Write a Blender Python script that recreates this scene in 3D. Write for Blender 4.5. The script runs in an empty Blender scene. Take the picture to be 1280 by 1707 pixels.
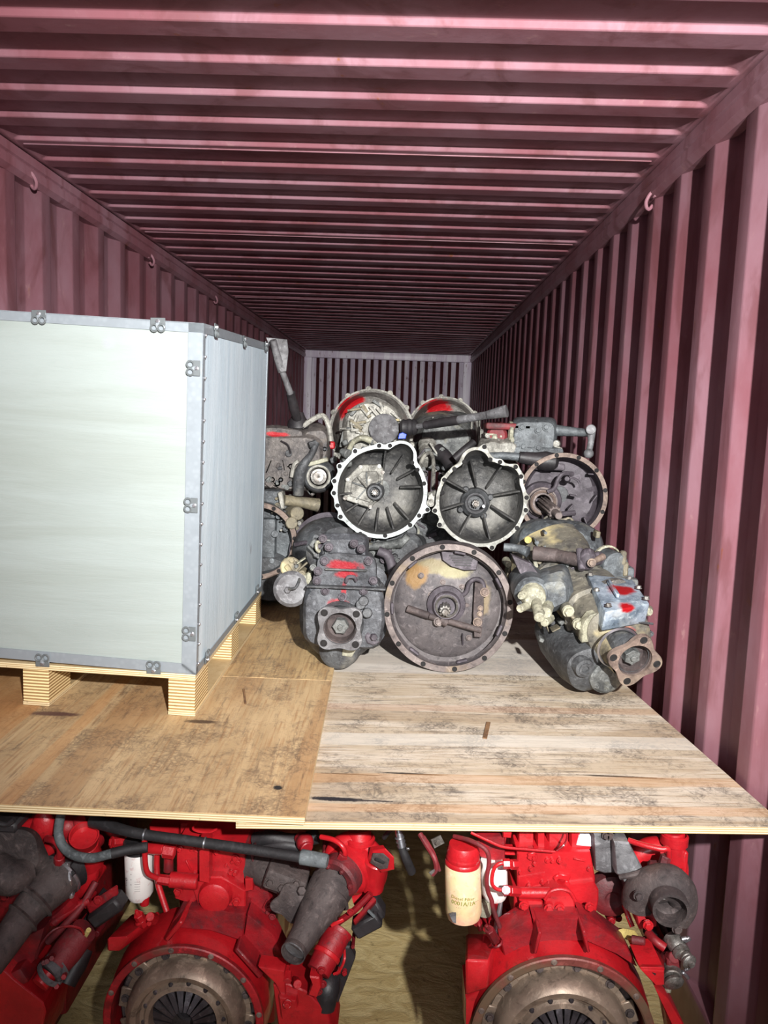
import bpy, bmesh, math, random
from mathutils import Vector, Matrix, noise
random.seed(7)
V = Vector
C = bpy.context.scene.collection
sc = bpy.context.scene

# ---------------------------------------------------------------- camera
F = 1310.0; CX, CY = 640.0, 853.5
EYE = V((0, 0, 1.70))
_a = V(((677-CX)/F, (CY-702)/F, -1)).normalized()          # container axis seen from the camera
_h = V((1, -.036, 0)); _X = (_h - _a*_h.dot(_a)).normalized(); _Z = _X.cross(_a)
ROT = Matrix((_X, _a, _Z))
cam = bpy.data.objects.new('camera', bpy.data.cameras.new('camera')); C.objects.link(cam)
cam.data.sensor_fit = 'VERTICAL'; cam.data.sensor_height = 36; cam.data.lens = 36*F/1707
cam.data.clip_start = .05
cam.matrix_world = Matrix.Translation(EYE) @ ROT.to_4x4()
sc.camera = cam
def ray(px, py): return ROT @ V(((px-CX)/F, (CY-py)/F, -1))
def P(px, py, Y):
    d = ray(px, py); return EYE + d*(Y/d.y)
def G(px, py, z):
    d = ray(px, py); return EYE + d*((z-EYE.z)/d.z)
def S(px, Y): return px*Y/F

# ---------------------------------------------------------------- light
w = bpy.data.worlds.new('dim_daylight'); sc.world = w; w.use_nodes = True
w.node_tree.nodes['Background'].inputs[0].default_value = (.75, .85, 1, 1)
w.node_tree.nodes['Background'].inputs[1].default_value = .03
def lamp(name, kind, loc, aim, power, color=(1, 1, 1), **k):
    l = bpy.data.lights.new(name, kind); l.energy = power; l.color = color
    for a, b in k.items(): setattr(l, a, b)
    o = bpy.data.objects.new(name, l); C.objects.link(o); o.location = loc
    o.rotation_euler = (V(aim)-V(loc)).to_track_quat('-Z', 'Y').to_euler(); return o
lamp('work_light', 'SPOT', (.50, -.75, 2.30), (-.20, 9, 1.42), 1150, (1, .985, .965), spot_size=math.radians(79), spot_blend=1.0, shadow_soft_size=.03)
lamp('rear_fill', 'AREA', (-.2, -2.6, 2.0), (-.2, 6, 1.0), 26, (.9, .95, 1), shape='RECTANGLE', size=2.0, size_y=1.6)  # added soft fill from behind the camera, lifts engines and floor
sc.view_settings.view_transform = 'Standard'; sc.view_settings.look = 'None'
sc.view_settings.gamma = 1; sc.view_settings.use_curve_mapping = False; sc.view_settings.exposure = .48

# ---------------------------------------------------------------- materials
def lin(c): return tuple((x/255/12.92 if x/255 <= .04045 else ((x/255+.055)/1.055)**2.4) for x in c) + (1,)
class NT:
    def __init__(s, name):
        s.m = bpy.data.materials.new(name); s.m.use_nodes = True; s.t = s.m.node_tree
        s.b = s.t.nodes['Principled BSDF']; s.co = s.t.nodes.new('ShaderNodeTexCoord').outputs['Object']
    def n(s, typ, **k):
        x = s.t.nodes.new(typ)
        for a, b in k.items():
            if a.startswith('i_'):
                key = a[2:]; key = int(key) if key.isdigit() else key
                x.inputs[key].default_value = b
            else: setattr(x, a, b)
        return x
    def l(s, a, b): s.t.links.new(a, b)
    def noise(s, scale, detail=5, rough=.6, vec=None, dist=0):
        x = s.n('ShaderNodeTexNoise', i_Scale=scale, i_Detail=detail, i_Roughness=rough, i_Distortion=dist); s.l(vec or s.co, x.inputs['Vector']); return x.outputs['Fac']
    def ramp(s, f, a, b, inv=False):
        x = s.n('ShaderNodeMapRange', i_1=a, i_2=b, interpolation_type='SMOOTHSTEP'); s.l(f, x.inputs[0])
        if inv: x.inputs[3].default_value = 1; x.inputs[4].default_value = 0
        return x.outputs[0]
    def mul(s, a, b, op='MULTIPLY'):
        x = s.n('ShaderNodeMath', operation=op)
        for i, q in enumerate((a, b)):
            if isinstance(q, (int, float)): x.inputs[i].default_value = q
            else: s.l(q, x.inputs[i])
        return x.outputs[0]
    def mix(s, f, a, b):
        x = s.n('ShaderNodeMix', data_type='RGBA')
        for k, q in ((0, f), (6, a), (7, b)):
            if isinstance(q, (int, float, tuple)): x.inputs[k].default_value = q
            else: s.l(q, x.inputs[k])
        return x.outputs[2]
    def scale(s, v): 
        x = s.n('ShaderNodeMapping'); x.inputs['Scale'].default_value = v; s.l(s.co, x.inputs[0]); return x.outputs[0]
    def end(s, col, rough=.6, metal=0, bump=None, bs=.3, bd=.004, coat=0):
        for k, q in (('Base Color', col), ('Roughness', rough), ('Metallic', metal)):
            if isinstance(q, (int, float, tuple)): s.b.inputs[k].default_value = q
            else: s.l(q, s.b.inputs[k])
        s.b.inputs['Coat Weight'].default_value = coat
        if bump is not None:
            x = s.n('ShaderNodeBump', i_Strength=bs, i_Distance=bd); s.l(bump, x.inputs['Height']); s.l(x.outputs[0], s.b.inputs['Normal'])
        return s.m
def grimy(name, base, dirt, third=None, t_lo=.58, t_hi=.7, rough=.6, metal=0, bump=.5, sc1=9, sprays=(), spray_col=(164, 22, 32), splotch=None):
    q = NT(name)
    n1 = q.noise(sc1, 8, .65); n2 = q.noise(sc1*4.3, 6, .7, dist=.5); n3 = q.noise(sc1*.45, 4, .6)
    col = q.mix(q.ramp(n1, .38, .64), lin(base), lin(dirt))
    col = q.mix(q.mul(q.ramp(n2, .52, .72), .55), col, lin(tuple(min(255, c*1.35+14) for c in base)))
    col = q.mix(q.mul(q.ramp(n2, .46, .34), .5), col, lin(tuple(c*.45 for c in dirt)))
    if third: col = q.mix(q.ramp(n3, t_lo, t_hi), col, lin(third))
    for sp in (splotch or []):
        col = blob(q, col, sp[0], sp[1], lin(sp[2]), n1)
    for sp in sprays: col = blob(q, col, sp[0], sp[1], lin(spray_col), n1)
    return q.end(col, rough=q.mul(q.mul(n1, .35), rough-.15, 'ADD'), metal=metal, bump=q.mul(n2, n1, 'ADD'), bs=bump, bd=.004)
def blob(q, col, c, r, rgba, nz):
    x = q.n('ShaderNodeVectorMath', operation='SUBTRACT'); q.l(q.co, x.inputs[0]); x.inputs[1].default_value = tuple(c)
    y = q.n('ShaderNodeVectorMath', operation='DIVIDE'); q.l(x.outputs[0], y.inputs[0]); y.inputs[1].default_value = tuple(r)
    z = q.n('ShaderNodeVectorMath', operation='LENGTH'); q.l(y.outputs[0], z.inputs[0])
    d = q.mul(z.outputs['Value'], q.mul(q.mul(nz, -.5, 'ADD'), 2.4), 'ADD')
    return q.mix(q.ramp(d, 1.1, .6), col, rgba)
# the container: maroon paint with rubbed, dusty and rusty places
def paint_mat():
    q = NT('container_paint')
    n1 = q.noise(2.2, 7, .62, q.scale((1, 1, .55))); n2 = q.noise(16, 7, .7, q.scale((1, 1, .5))); n3 = q.noise(5.5, 5, .6, q.scale((1, 1, .35)), .8)
    col = q.mix(q.ramp(n1, .35, .68), lin((126, 78, 86)), lin((142, 106, 116)))
    col = q.mix(q.mul(q.ramp(n3, .5, .66), .55), col, lin((100, 56, 58)))
    col = q.mix(q.mul(q.ramp(n2, .6, .72), .45), col, lin((165, 130, 128)))
    col = q.mix(q.mul(q.ramp(q.mul(n3, n2, 'MULTIPLY'), .37, .43), .8), col, lin((120, 66, 36)))
    return q.end(col, rough=q.mul(q.mul(n2, .4), .26, 'ADD'), bump=n2, bs=.25, bd=.003)
M = {}
M['paint'] = paint_mat()
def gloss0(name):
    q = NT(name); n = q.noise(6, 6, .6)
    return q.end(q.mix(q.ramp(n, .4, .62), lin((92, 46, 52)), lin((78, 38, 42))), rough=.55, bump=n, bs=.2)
def endwall_mat():
    q = NT('end_wall_paint')
    n1 = q.noise(3, 6, .6, q.scale((4, 1, .3))); n2 = q.noise(14, 7, .7, q.scale((2, 1, .6)))
    col = q.mix(q.ramp(n1, .4, .62), lin((206, 192, 210)), lin((228, 222, 232)))
    col = q.mix(q.mul(q.ramp(n2, .58, .7), .8), col, lin((110, 52, 54)))
    return q.end(col, rough=.4, bump=n2, bs=.2, bd=.003)
M['endwall'] = endwall_mat()
M['paint_shaded'] = gloss0('groove_shaded_maroon_paint')  # maroon darkened to carry the shade of the end wall grooves
def ply_mat(name, c1, c2, c3, stain, along, smudges=(), veneers=()):
    # along: grain direction angle in the sheet plane
    q = NT(name)
    r = q.n('ShaderNodeMapping'); r.inputs['Rotation'].default_value = (0, 0, -along); q.l(q.co, r.inputs[0]); v = r.outputs[0]
    s1 = q.n('ShaderNodeMapping'); s1.inputs['Scale'].default_value = (1.2, 9, 1); q.l(v, s1.inputs[0])
    s2 = q.n('ShaderNodeMapping'); s2.inputs['Scale'].default_value = (3, 60, 1); q.l(v, s2.inputs[0])
    g1 = q.noise(1.6, 6, .6, s1.outputs[0], .6); g2 = q.noise(2, 5, .6, s2.outputs[0], .3)
    col = q.mix(q.ramp(g1, .36, .62), lin(c1), lin(c2))
    col = q.mix(q.mul(q.ramp(g2, .48, .68), .7), col, lin(c3))
    s3 = q.n('ShaderNodeMapping'); s3.inputs['Scale'].default_value = (.35, 4.2, 1); q.l(v, s3.inputs[0])
    b = q.noise(1.3, 1, .4, s3.outputs[0]); col = q.mix(q.mul(q.ramp(b, .55, .6), .55), col, lin(c3))
    # boot prints and rubbed-in dirt
    d1 = q.noise(5, 6, .7); d2 = q.n('ShaderNodeTexVoronoi', i_Scale=75.0, feature='DISTANCE_TO_EDGE')
    wv = q.noise(9, 3, .5); vv = q.n('ShaderNodeVectorMath', operation='ADD'); q.l(q.co, vv.inputs[0]); sv = q.n('ShaderNodeVectorMath', operation='SCALE'); sv.inputs['Scale'].default_value = .12
    nc = q.n('ShaderNodeTexNoise', i_Scale=7.0); q.l(q.co, nc.inputs[0]); q.l(nc.outputs['Color'], sv.inputs[0]); q.l(sv.outputs[0], vv.inputs[1]); q.l(vv.outputs[0], d2.inputs['Vector'])
    tread = q.mul(q.ramp(d2.outputs['Distance'], .0, .3, True), q.ramp(d1, .5, .62))
    col = q.mix(q.mul(tread, .5), col, lin(stain))
    d3 = q.noise(30, 10, .9, None, 1.2); col = q.mix(q.mul(q.mul(q.ramp(d3, .49, .58), q.ramp(d1, .34, .62)), .72), col, lin(stain))
    s4 = q.n('ShaderNodeMapping'); s4.inputs['Scale'].default_value = (1.1, 11, 1); q.l(v, s4.inputs[0])
    d4 = q.noise(5, 8, .75, s4.outputs[0]); col = q.mix(q.mul(q.ramp(d4, .53, .66), .62), col, lin(stain))
    for c, rr, cc in smudges: col = blob(q, col, c, rr, lin(cc), d3)
    for y0, y1, cc, k in veneers:      # strips of darker face veneer, across the grain
        sx = q.n('ShaderNodeSeparateXYZ'); q.l(v, sx.inputs[0]); wob = q.mul(q.mul(g1, .03), sx.outputs[1], 'ADD')
        col = q.mix(q.mul(q.mul(q.ramp(wob, y0-.004, y0+.004), q.ramp(wob, y1+.004, y1-.004)), k), col, lin(cc))
    return q.end(col, rough=.62, bump=q.mul(g2, d3, 'ADD'), bs=.25, bd=.002)
def layered_mat(name, c1, c2, n_per_m, axis=2):
    q = NT(name); sx = q.n('ShaderNodeSeparateXYZ'); q.l(q.co, sx.inputs[0])
    ph = q.mul(sx.outputs[axis], n_per_m*2*math.pi); wob = q.mul(q.noise(3, 3, .5), 2.0)
    s = q.mul(q.mul(ph, wob, 'ADD'), 0, 'SINE'); n = q.noise(60, 5, .7)
    col = q.mix(q.ramp(q.mul(s, q.mul(n, .8), 'ADD'), -.3, .9), lin(c1), lin(c2))
    col = q.mix(q.mul(q.ramp(n, .6, .75), .5), col, lin((90, 72, 48)))
    return q.end(col, rough=.7, bump=s, bs=.25, bd=.0015)
M['ply_edge'] = layered_mat('plywood_edge', (226, 208, 168), (176, 150, 108), 190)
M['ply_block'] = layered_mat('laminated_block', (238, 214, 160), (150, 118, 74), 110)
M['ply_red_side'] = M['ply_edge']
def floor_mat():
    q = NT('container_floor'); n = q.noise(7, 8, .7, q.scale((1, 2.2, 1)), 1.2); n2 = q.noise(34, 6, .7); n3 = q.noise(2.5, 4, .5)
    col = q.mix(q.ramp(n, .35, .65), lin((226, 204, 148)), lin((196, 170, 114)))
    col = q.mix(q.mul(q.ramp(n2, .58, .7), .5), col, lin((96, 76, 44)))
    col = q.mix(q.ramp(n3, .68, .76), col, lin((70, 54, 34)))
    return q.end(col, rough=.75, bump=q.mul(n, q.mul(n2, .4), 'ADD'), bs=.6, bd=.012)
M['floor'] = floor_mat()
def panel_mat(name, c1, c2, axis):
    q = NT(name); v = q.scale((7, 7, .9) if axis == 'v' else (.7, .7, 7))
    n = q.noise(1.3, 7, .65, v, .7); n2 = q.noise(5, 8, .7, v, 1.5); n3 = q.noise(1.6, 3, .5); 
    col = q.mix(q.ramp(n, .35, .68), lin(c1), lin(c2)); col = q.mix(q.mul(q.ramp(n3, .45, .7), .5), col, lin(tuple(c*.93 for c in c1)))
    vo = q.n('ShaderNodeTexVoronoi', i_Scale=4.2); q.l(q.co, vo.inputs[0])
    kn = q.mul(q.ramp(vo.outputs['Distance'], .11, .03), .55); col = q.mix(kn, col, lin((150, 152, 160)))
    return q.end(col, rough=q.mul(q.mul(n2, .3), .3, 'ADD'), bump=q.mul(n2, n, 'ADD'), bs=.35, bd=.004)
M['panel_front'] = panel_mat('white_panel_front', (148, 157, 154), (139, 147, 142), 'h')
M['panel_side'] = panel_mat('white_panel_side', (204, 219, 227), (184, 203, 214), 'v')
def zinc():
    q = NT('galvanised_steel'); n = q.noise(30, 5, .6); v = q.n('ShaderNodeTexVoronoi', i_Scale=60.0); q.l(q.co, v.inputs[0])
    col = q.mix(q.ramp(v.outputs['Distance'], .1, .6), lin((148, 156, 162)), lin((142, 150, 156)))
    return q.end(col, rough=q.mul(q.mul(n, .3), .25, 'ADD'), metal=.3, bump=n, bs=.1)
M['zinc'] = zinc()
M['clip_steel'] = NT('pressed_clip_steel').end(lin((112, 118, 120)), .4, .4)
def gloss(name, c, c2, rough=.3, coat=.4, bump=.15, dust=None):
    q = NT(name); n = q.noise(8, 7, .65); n2 = q.noise(42, 5, .7)
    col = q.mix(q.ramp(n, .38, .66), lin(c), lin(c2)); 
    if dust: col = q.mix(q.mul(q.ramp(n2, .56, .7), .6), col, lin(dust))
    return q.end(col, rough=q.mul(q.mul(n2, .3), rough-.1, 'ADD'), bump=q.mul(n2, n, 'ADD'), bs=bump, bd=.004, coat=coat)
M['red'] = gloss('red_engine_paint', (186, 27, 35), (156, 20, 28), .34, .4, .35, (120, 20, 24))
M['dark_red'] = gloss('dusty_red_paint', (150, 18, 28), (88, 20, 26), .45, .15, .5, (70, 40, 42))
M['maroon'] = gloss('dull_red_iron', (118, 30, 36), (66, 34, 36), .55, 0, .6, (90, 60, 56))
M['iron'] = grimy('bare_cast_iron', (80, 70, 68), (54, 46, 46), (92, 70, 62), .6, .75, .7, .1, .8)
M['iron_grey'] = grimy('grey_cast_iron', (116, 116, 118), (80, 78, 80), None, rough=.6, metal=.2, bump=.6)
M['rubber'] = grimy('black_rubber', (40, 38, 40), (28, 26, 28), None, rough=.6, bump=.3)
M['rubber_grey'] = grimy('dusty_rubber', (96, 102, 104), (62, 66, 68), None, rough=.7, bump=.4)
M['black'] = grimy('black_plastic', (32, 31, 33), (44, 40, 42), None, rough=.5, bump=.3)
M['filter_white'] = gloss('white_filter_paint', (236, 232, 226), (222, 214, 212), .35, .3, .1, (200, 150, 150))
M['filter_cream'] = grimy('pink_cream_filter_paint', (232, 196, 160), (236, 150, 140), (214, 204, 150), .45, .6, .4, 0, .15)
M['label_white'] = gloss('paper_label', (236, 232, 240), (224, 214, 226), .5, 0, .1)
M['ink_green'] = gloss('green_print', (132, 150, 40), (110, 128, 40), .6, 0, 0)
M['red_rim'] = grimy('scuffed_red_rim', (168, 28, 36), (120, 30, 34), (104, 74, 62), .6, .75, .45, .1, .3)
M['ink_dark'] = gloss('dark_print', (70, 60, 66), (90, 70, 76), .6, 0, 0)
M['chrome'] = gloss('bright_steel', (200, 200, 204), (150, 150, 156), .28, 0, .1); M['chrome'].node_tree.nodes['Principled BSDF'].inputs['Metallic'].default_value = .9
M['steel'] = grimy('worn_steel', (150, 148, 144), (104, 98, 92), None, rough=.42, metal=.7, bump=.3, sc1=20)
M['clutch'] = grimy('clutch_pressing', (152, 134, 118), (112, 96, 84), (170, 152, 132), .5, .7, .45, .45, .3, 7)
M['clutch_dark'] = grimy('clutch_spring_steel', (92, 88, 92), (60, 54, 58), None, rough=.4, metal=.6, bump=.2)
M['housing_rim'] = grimy('greasy_machined_rim', (118, 62, 56), (150, 40, 40), (104, 84, 66), .45, .6, .5, .2, .3)
M['silver_rim'] = grimy('machined_aluminium', (168, 174, 174), (122, 126, 124), (154, 149, 122), .62, .75, .42, .35, .3, 14)
M['silver_rim_b'] = grimy('machined_aluminium_dirty', (146, 146, 140), (100, 98, 90), (150, 140, 110), .55, .7, .5, .3, .3, 12)
M['rust_rim'] = grimy('rusty_flange', (122, 106, 96), (88, 74, 68), (146, 130, 114), .52, .66, .65, .15, .5, 12)
M['brown_rim'] = grimy('greasy_brown_rim', (112, 102, 98), (84, 74, 72), (132, 116, 92), .58, .72, .6, .15, .4, 10)
M['dark'] = grimy('oily_dark_casting', (78, 80, 82), (50, 50, 52), (104, 102, 96), .58, .72, .5, .15, .9, 12)
M['bell_inner'] = grimy('dusty_bell_inside', (88, 87, 85), (50, 50, 51), (124, 122, 116), .5, .68, .5, .2, .9, 10)
M['dark2'] = grimy('oily_purple_grey_casting', (82, 76, 82), (56, 50, 56), (74, 70, 74), .6, .75, .6, .1, .6, 8)
M['alu'] = grimy('grimy_aluminium_casting', (158, 156, 148), (98, 96, 90), (186, 184, 172), .52, .66, .55, .25, 1.0, 14)
M['alu_dark'] = grimy('oily_aluminium_casting', (112, 114, 112), (66, 68, 68), (142, 138, 120), .56, .7, .5, .25, 1.0, 14)
M['blue_grey'] = grimy('blue_grey_casting', (94, 99, 102), (60, 63, 66), (126, 126, 118), .56, .7, .5, .2, .8, 12)
M['tan'] = grimy('muddy_casting', (120, 112, 92), (84, 80, 72), (178, 164, 124), .52, .64, .62, .12, .9, 9)
M['cream'] = grimy('cream_fitting', (156, 154, 134), (112, 110, 96), None, rough=.5, bump=.5, sc1=20)
M['hole'] = grimy('bore_shadow_steel', (22, 20, 20), (14, 12, 12), None, rough=.8, bump=.1)
M['blue'] = gloss('blue_cap', (40, 80, 200), (30, 60, 170), .4, .2, .1)
M['foam'] = grimy('yellow_foam', (206, 188, 118), (170, 150, 84), None, rough=.9, bump=.5)
M['bark'] = grimy('bark_sliver', (130, 96, 62), (96, 68, 44), None, rough=.9, bump=.5)

# ---------------------------------------------------------------- mesh helpers
def frame(axis, roll=0.0, up=V((0, 0, 1))):
    w = V(axis).normalized(); u = up.cross(w)
    u = u.normalized() if u.length > 1e-3 else V((1, 0, 0)); v = w.cross(u)
    c, s = math.cos(roll), math.sin(roll)
    return u*c+v*s, v*c-u*s, w
class MB:
    def __init__(s): s.v = []; s.f = []
    def add(s, vs, fs):
        k = len(s.v); s.v += [V(x) for x in vs]; s.f += [tuple(i+k for i in f) for f in fs]; return s
    def solid(s, p8, bev=0.0):
        """hexahedron from 8 corners: bottom 0-3 ccw, top 4-7"""
        bm = bmesh.new(); vs = [bm.verts.new(p) for p in p8]
        for f in ((0, 3, 2, 1), (4, 5, 6, 7), (0, 1, 5, 4), (1, 2, 6, 5), (2, 3, 7, 6), (3, 0, 4, 7)): bm.faces.new([vs[i] for i in f])
        if bev: bmesh.ops.bevel(bm, geom=list(bm.edges), offset=bev, segments=2 if bev > .006 else 1, affect='EDGES', profile=.5, clamp_overlap=True)
        bm.verts.index_update(); s.add([v.co.copy() for v in bm.verts], [[v.index for v in f.verts] for f in bm.faces]); bm.free(); return s
    def box(s, c, size, u=V((1, 0, 0)), v=V((0, 1, 0)), w=V((0, 0, 1)), bev=0.0, taper=1.0):
        c = V(c); a, b, d = size[0]/2, size[1]/2, size[2]/2; p = []
        for k, t in ((-1, 1), (1, taper)):
            for i, j in ((-1, -1), (1, -1), (1, 1), (-1, 1)): p.append(c+u*(i*a*t)+v*(j*b*t)+w*(k*d))
        return s.solid(p, bev)
    def lathe(s, prof, o, axis, n=24, closed=False):
        """prof: (radius, height along axis)"""
        u, v, w = frame(axis); o = V(o); vs = []; fs = []
        for r, h in prof:
            for i in range(n):
                a = 2*math.pi*i/n; vs.append(o+w*h+(u*math.cos(a)+v*math.sin(a))*max(r, 1e-5))
        m = len(prof)
        for j in range(m-1 if not closed else m):
            for i in range(n): k = (j+1) % m; fs.append((j*n+i, j*n+(i+1) % n, k*n+(i+1) % n, k*n+i))
        return s.add(vs, fs)
    def cyl(s, a, b, r, r2=None, n=16, ch=None):
        a, b = V(a), V(b); L = (b-a).length; r2 = r if r2 is None else r2; ch = min(r, r2, L)*.12 if ch is None else ch
        return s.lathe([(0, 0), (r-ch, 0), (r, ch), (r2, L-ch), (r2-ch, L), (0, L)], a, b-a, n)
    def pipe(s, a, b, r, r2, t=.004, depth=None, n=24):
        """open-ended tube: open mouth at b"""
        a, b = V(a), V(b); L = (b-a).length; d = depth or L*.9
        return s.lathe([(0, 0), (r, 0), (r2, L), (r2-t, L), (max(r2-t*1.2, 1e-4), L-d), (0, L-d)], a, b-a, n)
    def tube(s, pts, r, n=10, sub=6):
        pts = [V(p) for p in pts]; path = []
        if len(pts) > 2 and sub > 1:
            q = [pts[0]*2-pts[1]]+pts+[pts[-1]*2-pts[-2]]
            for i in range(1, len(q)-2):
                for k in range(sub):
                    t = k/sub; a, b, c, d = q[i-1:i+3]
                    path.append(.5*((2*b)+(c-a)*t+(2*a-5*b+4*c-d)*t*t+(3*b-a-3*c+d)*t**3))
            path.append(pts[-1])
        else: path = pts
        rs = r if isinstance(r, (list, tuple)) else None
        vs = []; fs = []; u = None; m = len(path)
        for i, p in enumerate(path):
            t = (path[min(i+1, m-1)]-path[max(i-1, 0)]).normalized()
            if u is None: u = t.orthogonal().normalized()
            else: u = (u-t*u.dot(t)); u = u.normalized() if u.length > 1e-6 else t.orthogonal().normalized()
            v = t.cross(u); f = i/(m-1)
            rr = r if rs is None else rs[min(int(f*(len(rs)-1)), len(rs)-2)]*(1-(f*(len(rs)-1)-min(int(f*(len(rs)-1)), len(rs)-2)))+rs[min(int(f*(len(rs)-1)), len(rs)-2)+1]*(f*(len(rs)-1)-min(int(f*(len(rs)-1)), len(rs)-2))
            for k in range(n): a = 2*math.pi*k/n; vs.append(p+(u*math.cos(a)+v*math.sin(a))*rr)
        for i in range(m-1):
            for k in range(n): fs.append((i*n+k, i*n+(k+1) % n, (i+1)*n+(k+1) % n, (i+1)*n+k))
        fs.append(tuple(range(n))[::-1]); fs.append(tuple(range((m-1)*n, m*n)))
        return s.add(vs, fs)
    def loft(s, rings, cap0=True, cap1=True):
        n = len(rings[0]); vs = [p for r in rings for p in r]; fs = []
        for j in range(len(rings)-1):
            for i in range(n): fs.append((j*n+i, j*n+(i+1) % n, (j+1)*n+(i+1) % n, (j+1)*n+i))
        if cap0: fs.append(tuple(range(n))[::-1])
        if cap1: fs.append(tuple(range((len(rings)-1)*n, len(rings)*n)))
        return s.add(vs, fs)
    def prism(s, pts, o, u, v, w, h0, h1, ch=.001):
        """solid from a 2D outline, chamfered front edge"""
        o = V(o); n = len(pts); cx = sum(p[0] for p in pts)/n; cy = sum(p[1] for p in pts)/n
        def ring(h, k):
            out = []
            for x, y in pts:
                L = math.hypot(x-cx, y-cy) or 1; out.append(o+u*(x-(x-cx)/L*k)+v*(y-(y-cy)/L*k)+w*h)
            return out
        sg = 1 if h1 > h0 else -1
        return s.loft([ring(h0, ch), ring(h0+sg*ch, 0), ring(h1-sg*ch, 0), ring(h1, ch)])
    def annulus(s, out, inn, o, u, v, w, h0, h1, ch=.001):
        o = V(o); R = lambda pts, h, k: [o+u*(x*k)+v*(y*k)+w*h for x, y in pts]
        rings = [R(inn, h1, 1), R(inn, h0, 1), R(out, h0, .995), R(out, h0+ch*(1 if h1 > h0 else -1), 1), R(out, h1, 1)]
        n = len(out); k0 = len(s.v); s.loft(rings, False, False)
        s.f += [(k0+4*n+i, k0+4*n+(i+1) % n, k0+(i+1) % n, k0+i) for i in range(n)]
        return s
    def bolt(s, p, axis, r=.008, h=.006, washer=True):
        u, v, w = frame(axis, random.random()); p = V(p)
        if washer: s.lathe([(0, 0), (r*1.35, 0), (r*1.35, r*.2), (0, r*.2)], p, w, 12)
        pts = [(math.cos(a*math.pi/3)*r, math.sin(a*math.pi/3)*r) for a in range(6)]
        return s.prism(pts, p, u, v, w, 0, h+r*.2, r*.12)
    def sphere(s, c, r, n=14, m=8, sq=(1, 1, 1)):
        c = V(c); rings = []
        for j in range(1, m):
            th = math.pi*j/m; rings.append([c+V((math.sin(th)*math.cos(2*math.pi*i/n)*r*sq[0], math.sin(th)*math.sin(2*math.pi*i/n)*r*sq[1], -math.cos(th)*r*sq[2])) for i in range(n)])
        return s.loft(rings)
    def build(s, name, mat, parent=None, ang=38, loc=None):
        me = bpy.data.meshes.new(name); off = V(loc) if loc is not None else V((0, 0, 0))
        me.from_pydata([tuple(x-off) for x in s.v], [], s.f); me.validate()
        bm = bmesh.new(); bm.from_mesh(me); bmesh.ops.recalc_face_normals(bm, faces=bm.faces); bm.to_mesh(me); bm.free()
        me.polygons.foreach_set('use_smooth', [True]*len(me.polygons)); me.set_sharp_from_angle(angle=math.radians(ang))
        me.materials.append(M[mat] if isinstance(mat, str) else mat)
        o = bpy.data.objects.new(name, me); C.objects.link(o)
        if parent is not None: o.parent = parent
        elif loc is not None: o.location = off
        return o
def tag(o, label=None, cat=None, group=None, kind=None):
    for k, x in (('label', label), ('category', cat), ('group', group), ('kind', kind)):
        if x: o[k] = x
    return o
class Thing:
    """an Empty at the thing's base; p() turns a measured point of the photograph at depth Y into its own coordinates"""
    def __init__(s, name, label, cat, loc, group=None, kind=None):
        s.zmax = None; s.e = bpy.data.objects.new(name, None); s.e.empty_display_size = .05; C.objects.link(s.e); s.loc = V(loc); s.e.location = s.loc; tag(s.e, label, cat, group, kind)
    def p(s, px, py, Y):
        q = P(px, py, Y)
        if s.zmax and q.z > s.zmax: q = q*1.0; q.z = s.zmax
        return q-s.loc
    def add(s, name, mat, mb, label=None, parent=None, ang=38):
        o = mb.build(name, mat, parent or s.e, ang)
        if label: o['label'] = label
        return o
    def bolts(s, pts, axis, mat='steel', r=.008, h=.006, parent=None):
        for q in pts: s.add('bolt', mat, MB().bolt(q, axis, r, h), parent=parent)
FW = V((0, -1, 0))      # towards the camera along the container
def circ_union(circles, n=120, smooth=2):
    rs = []
    for i in range(n):
        a = 2*math.pi*i/n; dx, dy = math.cos(a), math.sin(a); best = .001
        for cx, cy, r in circles:
            b = dx*cx+dy*cy; disc = b*b-(cx*cx+cy*cy-r*r)
            if disc >= 0: best = max(best, b+math.sqrt(disc))
        rs.append(best)
    for _ in range(smooth): rs = [(rs[i-1]+2*rs[i]+rs[(i+1) % n])/4 for i in range(n)]
    return rs
def to_pts(rs, k=1.0, add=0.0):
    n = len(rs); return [((r*k+add)*math.cos(2*math.pi*i/n), (r*k+add)*math.sin(2*math.pi*i/n)) for i, r in enumerate(rs)]
def rrect(hw, hh, power=4, n=40):
    out = []
    for i in range(n):
        a = 2*math.pi*i/n; c, s_ = math.cos(a), math.sin(a); k = (abs(c)**power+abs(s_)**power)**(-1/power); out.append((c*k*hw, s_*k*hh))
    return out
def lobed(R, n=64, a=.87, b=.13, lobes=4, ph=math.pi/4):
    return [((a+b*math.cos(lobes*(2*math.pi*i/n-ph)))*R*math.cos(2*math.pi*i/n), (a+b*math.cos(lobes*(2*math.pi*i/n-ph)))*R*math.sin(2*math.pi*i/n)) for i in range(n)]
def case_loft(secs, u, v, w, rough=.0, seed=0, n=48):
    """secs: (centre, half width, half height, power, roll)"""
    mb = MB(); rings = []
    for j, (c, hw, hh, pw, roll) in enumerate(secs):
        cr, sr = math.cos(roll), math.sin(roll); ring = []
        for x, y in rrect(hw, hh, pw, n):
            X, Y = x*cr-y*sr, x*sr+y*cr; p = V(c)+u*X+v*Y
            if rough: p += (u*X+v*Y).normalized()*(noise.noise(p*14+V((seed, 0, 0)))*rough)
            ring.append(p)
        rings.append(ring)
    return mb.loft(rings)
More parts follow.
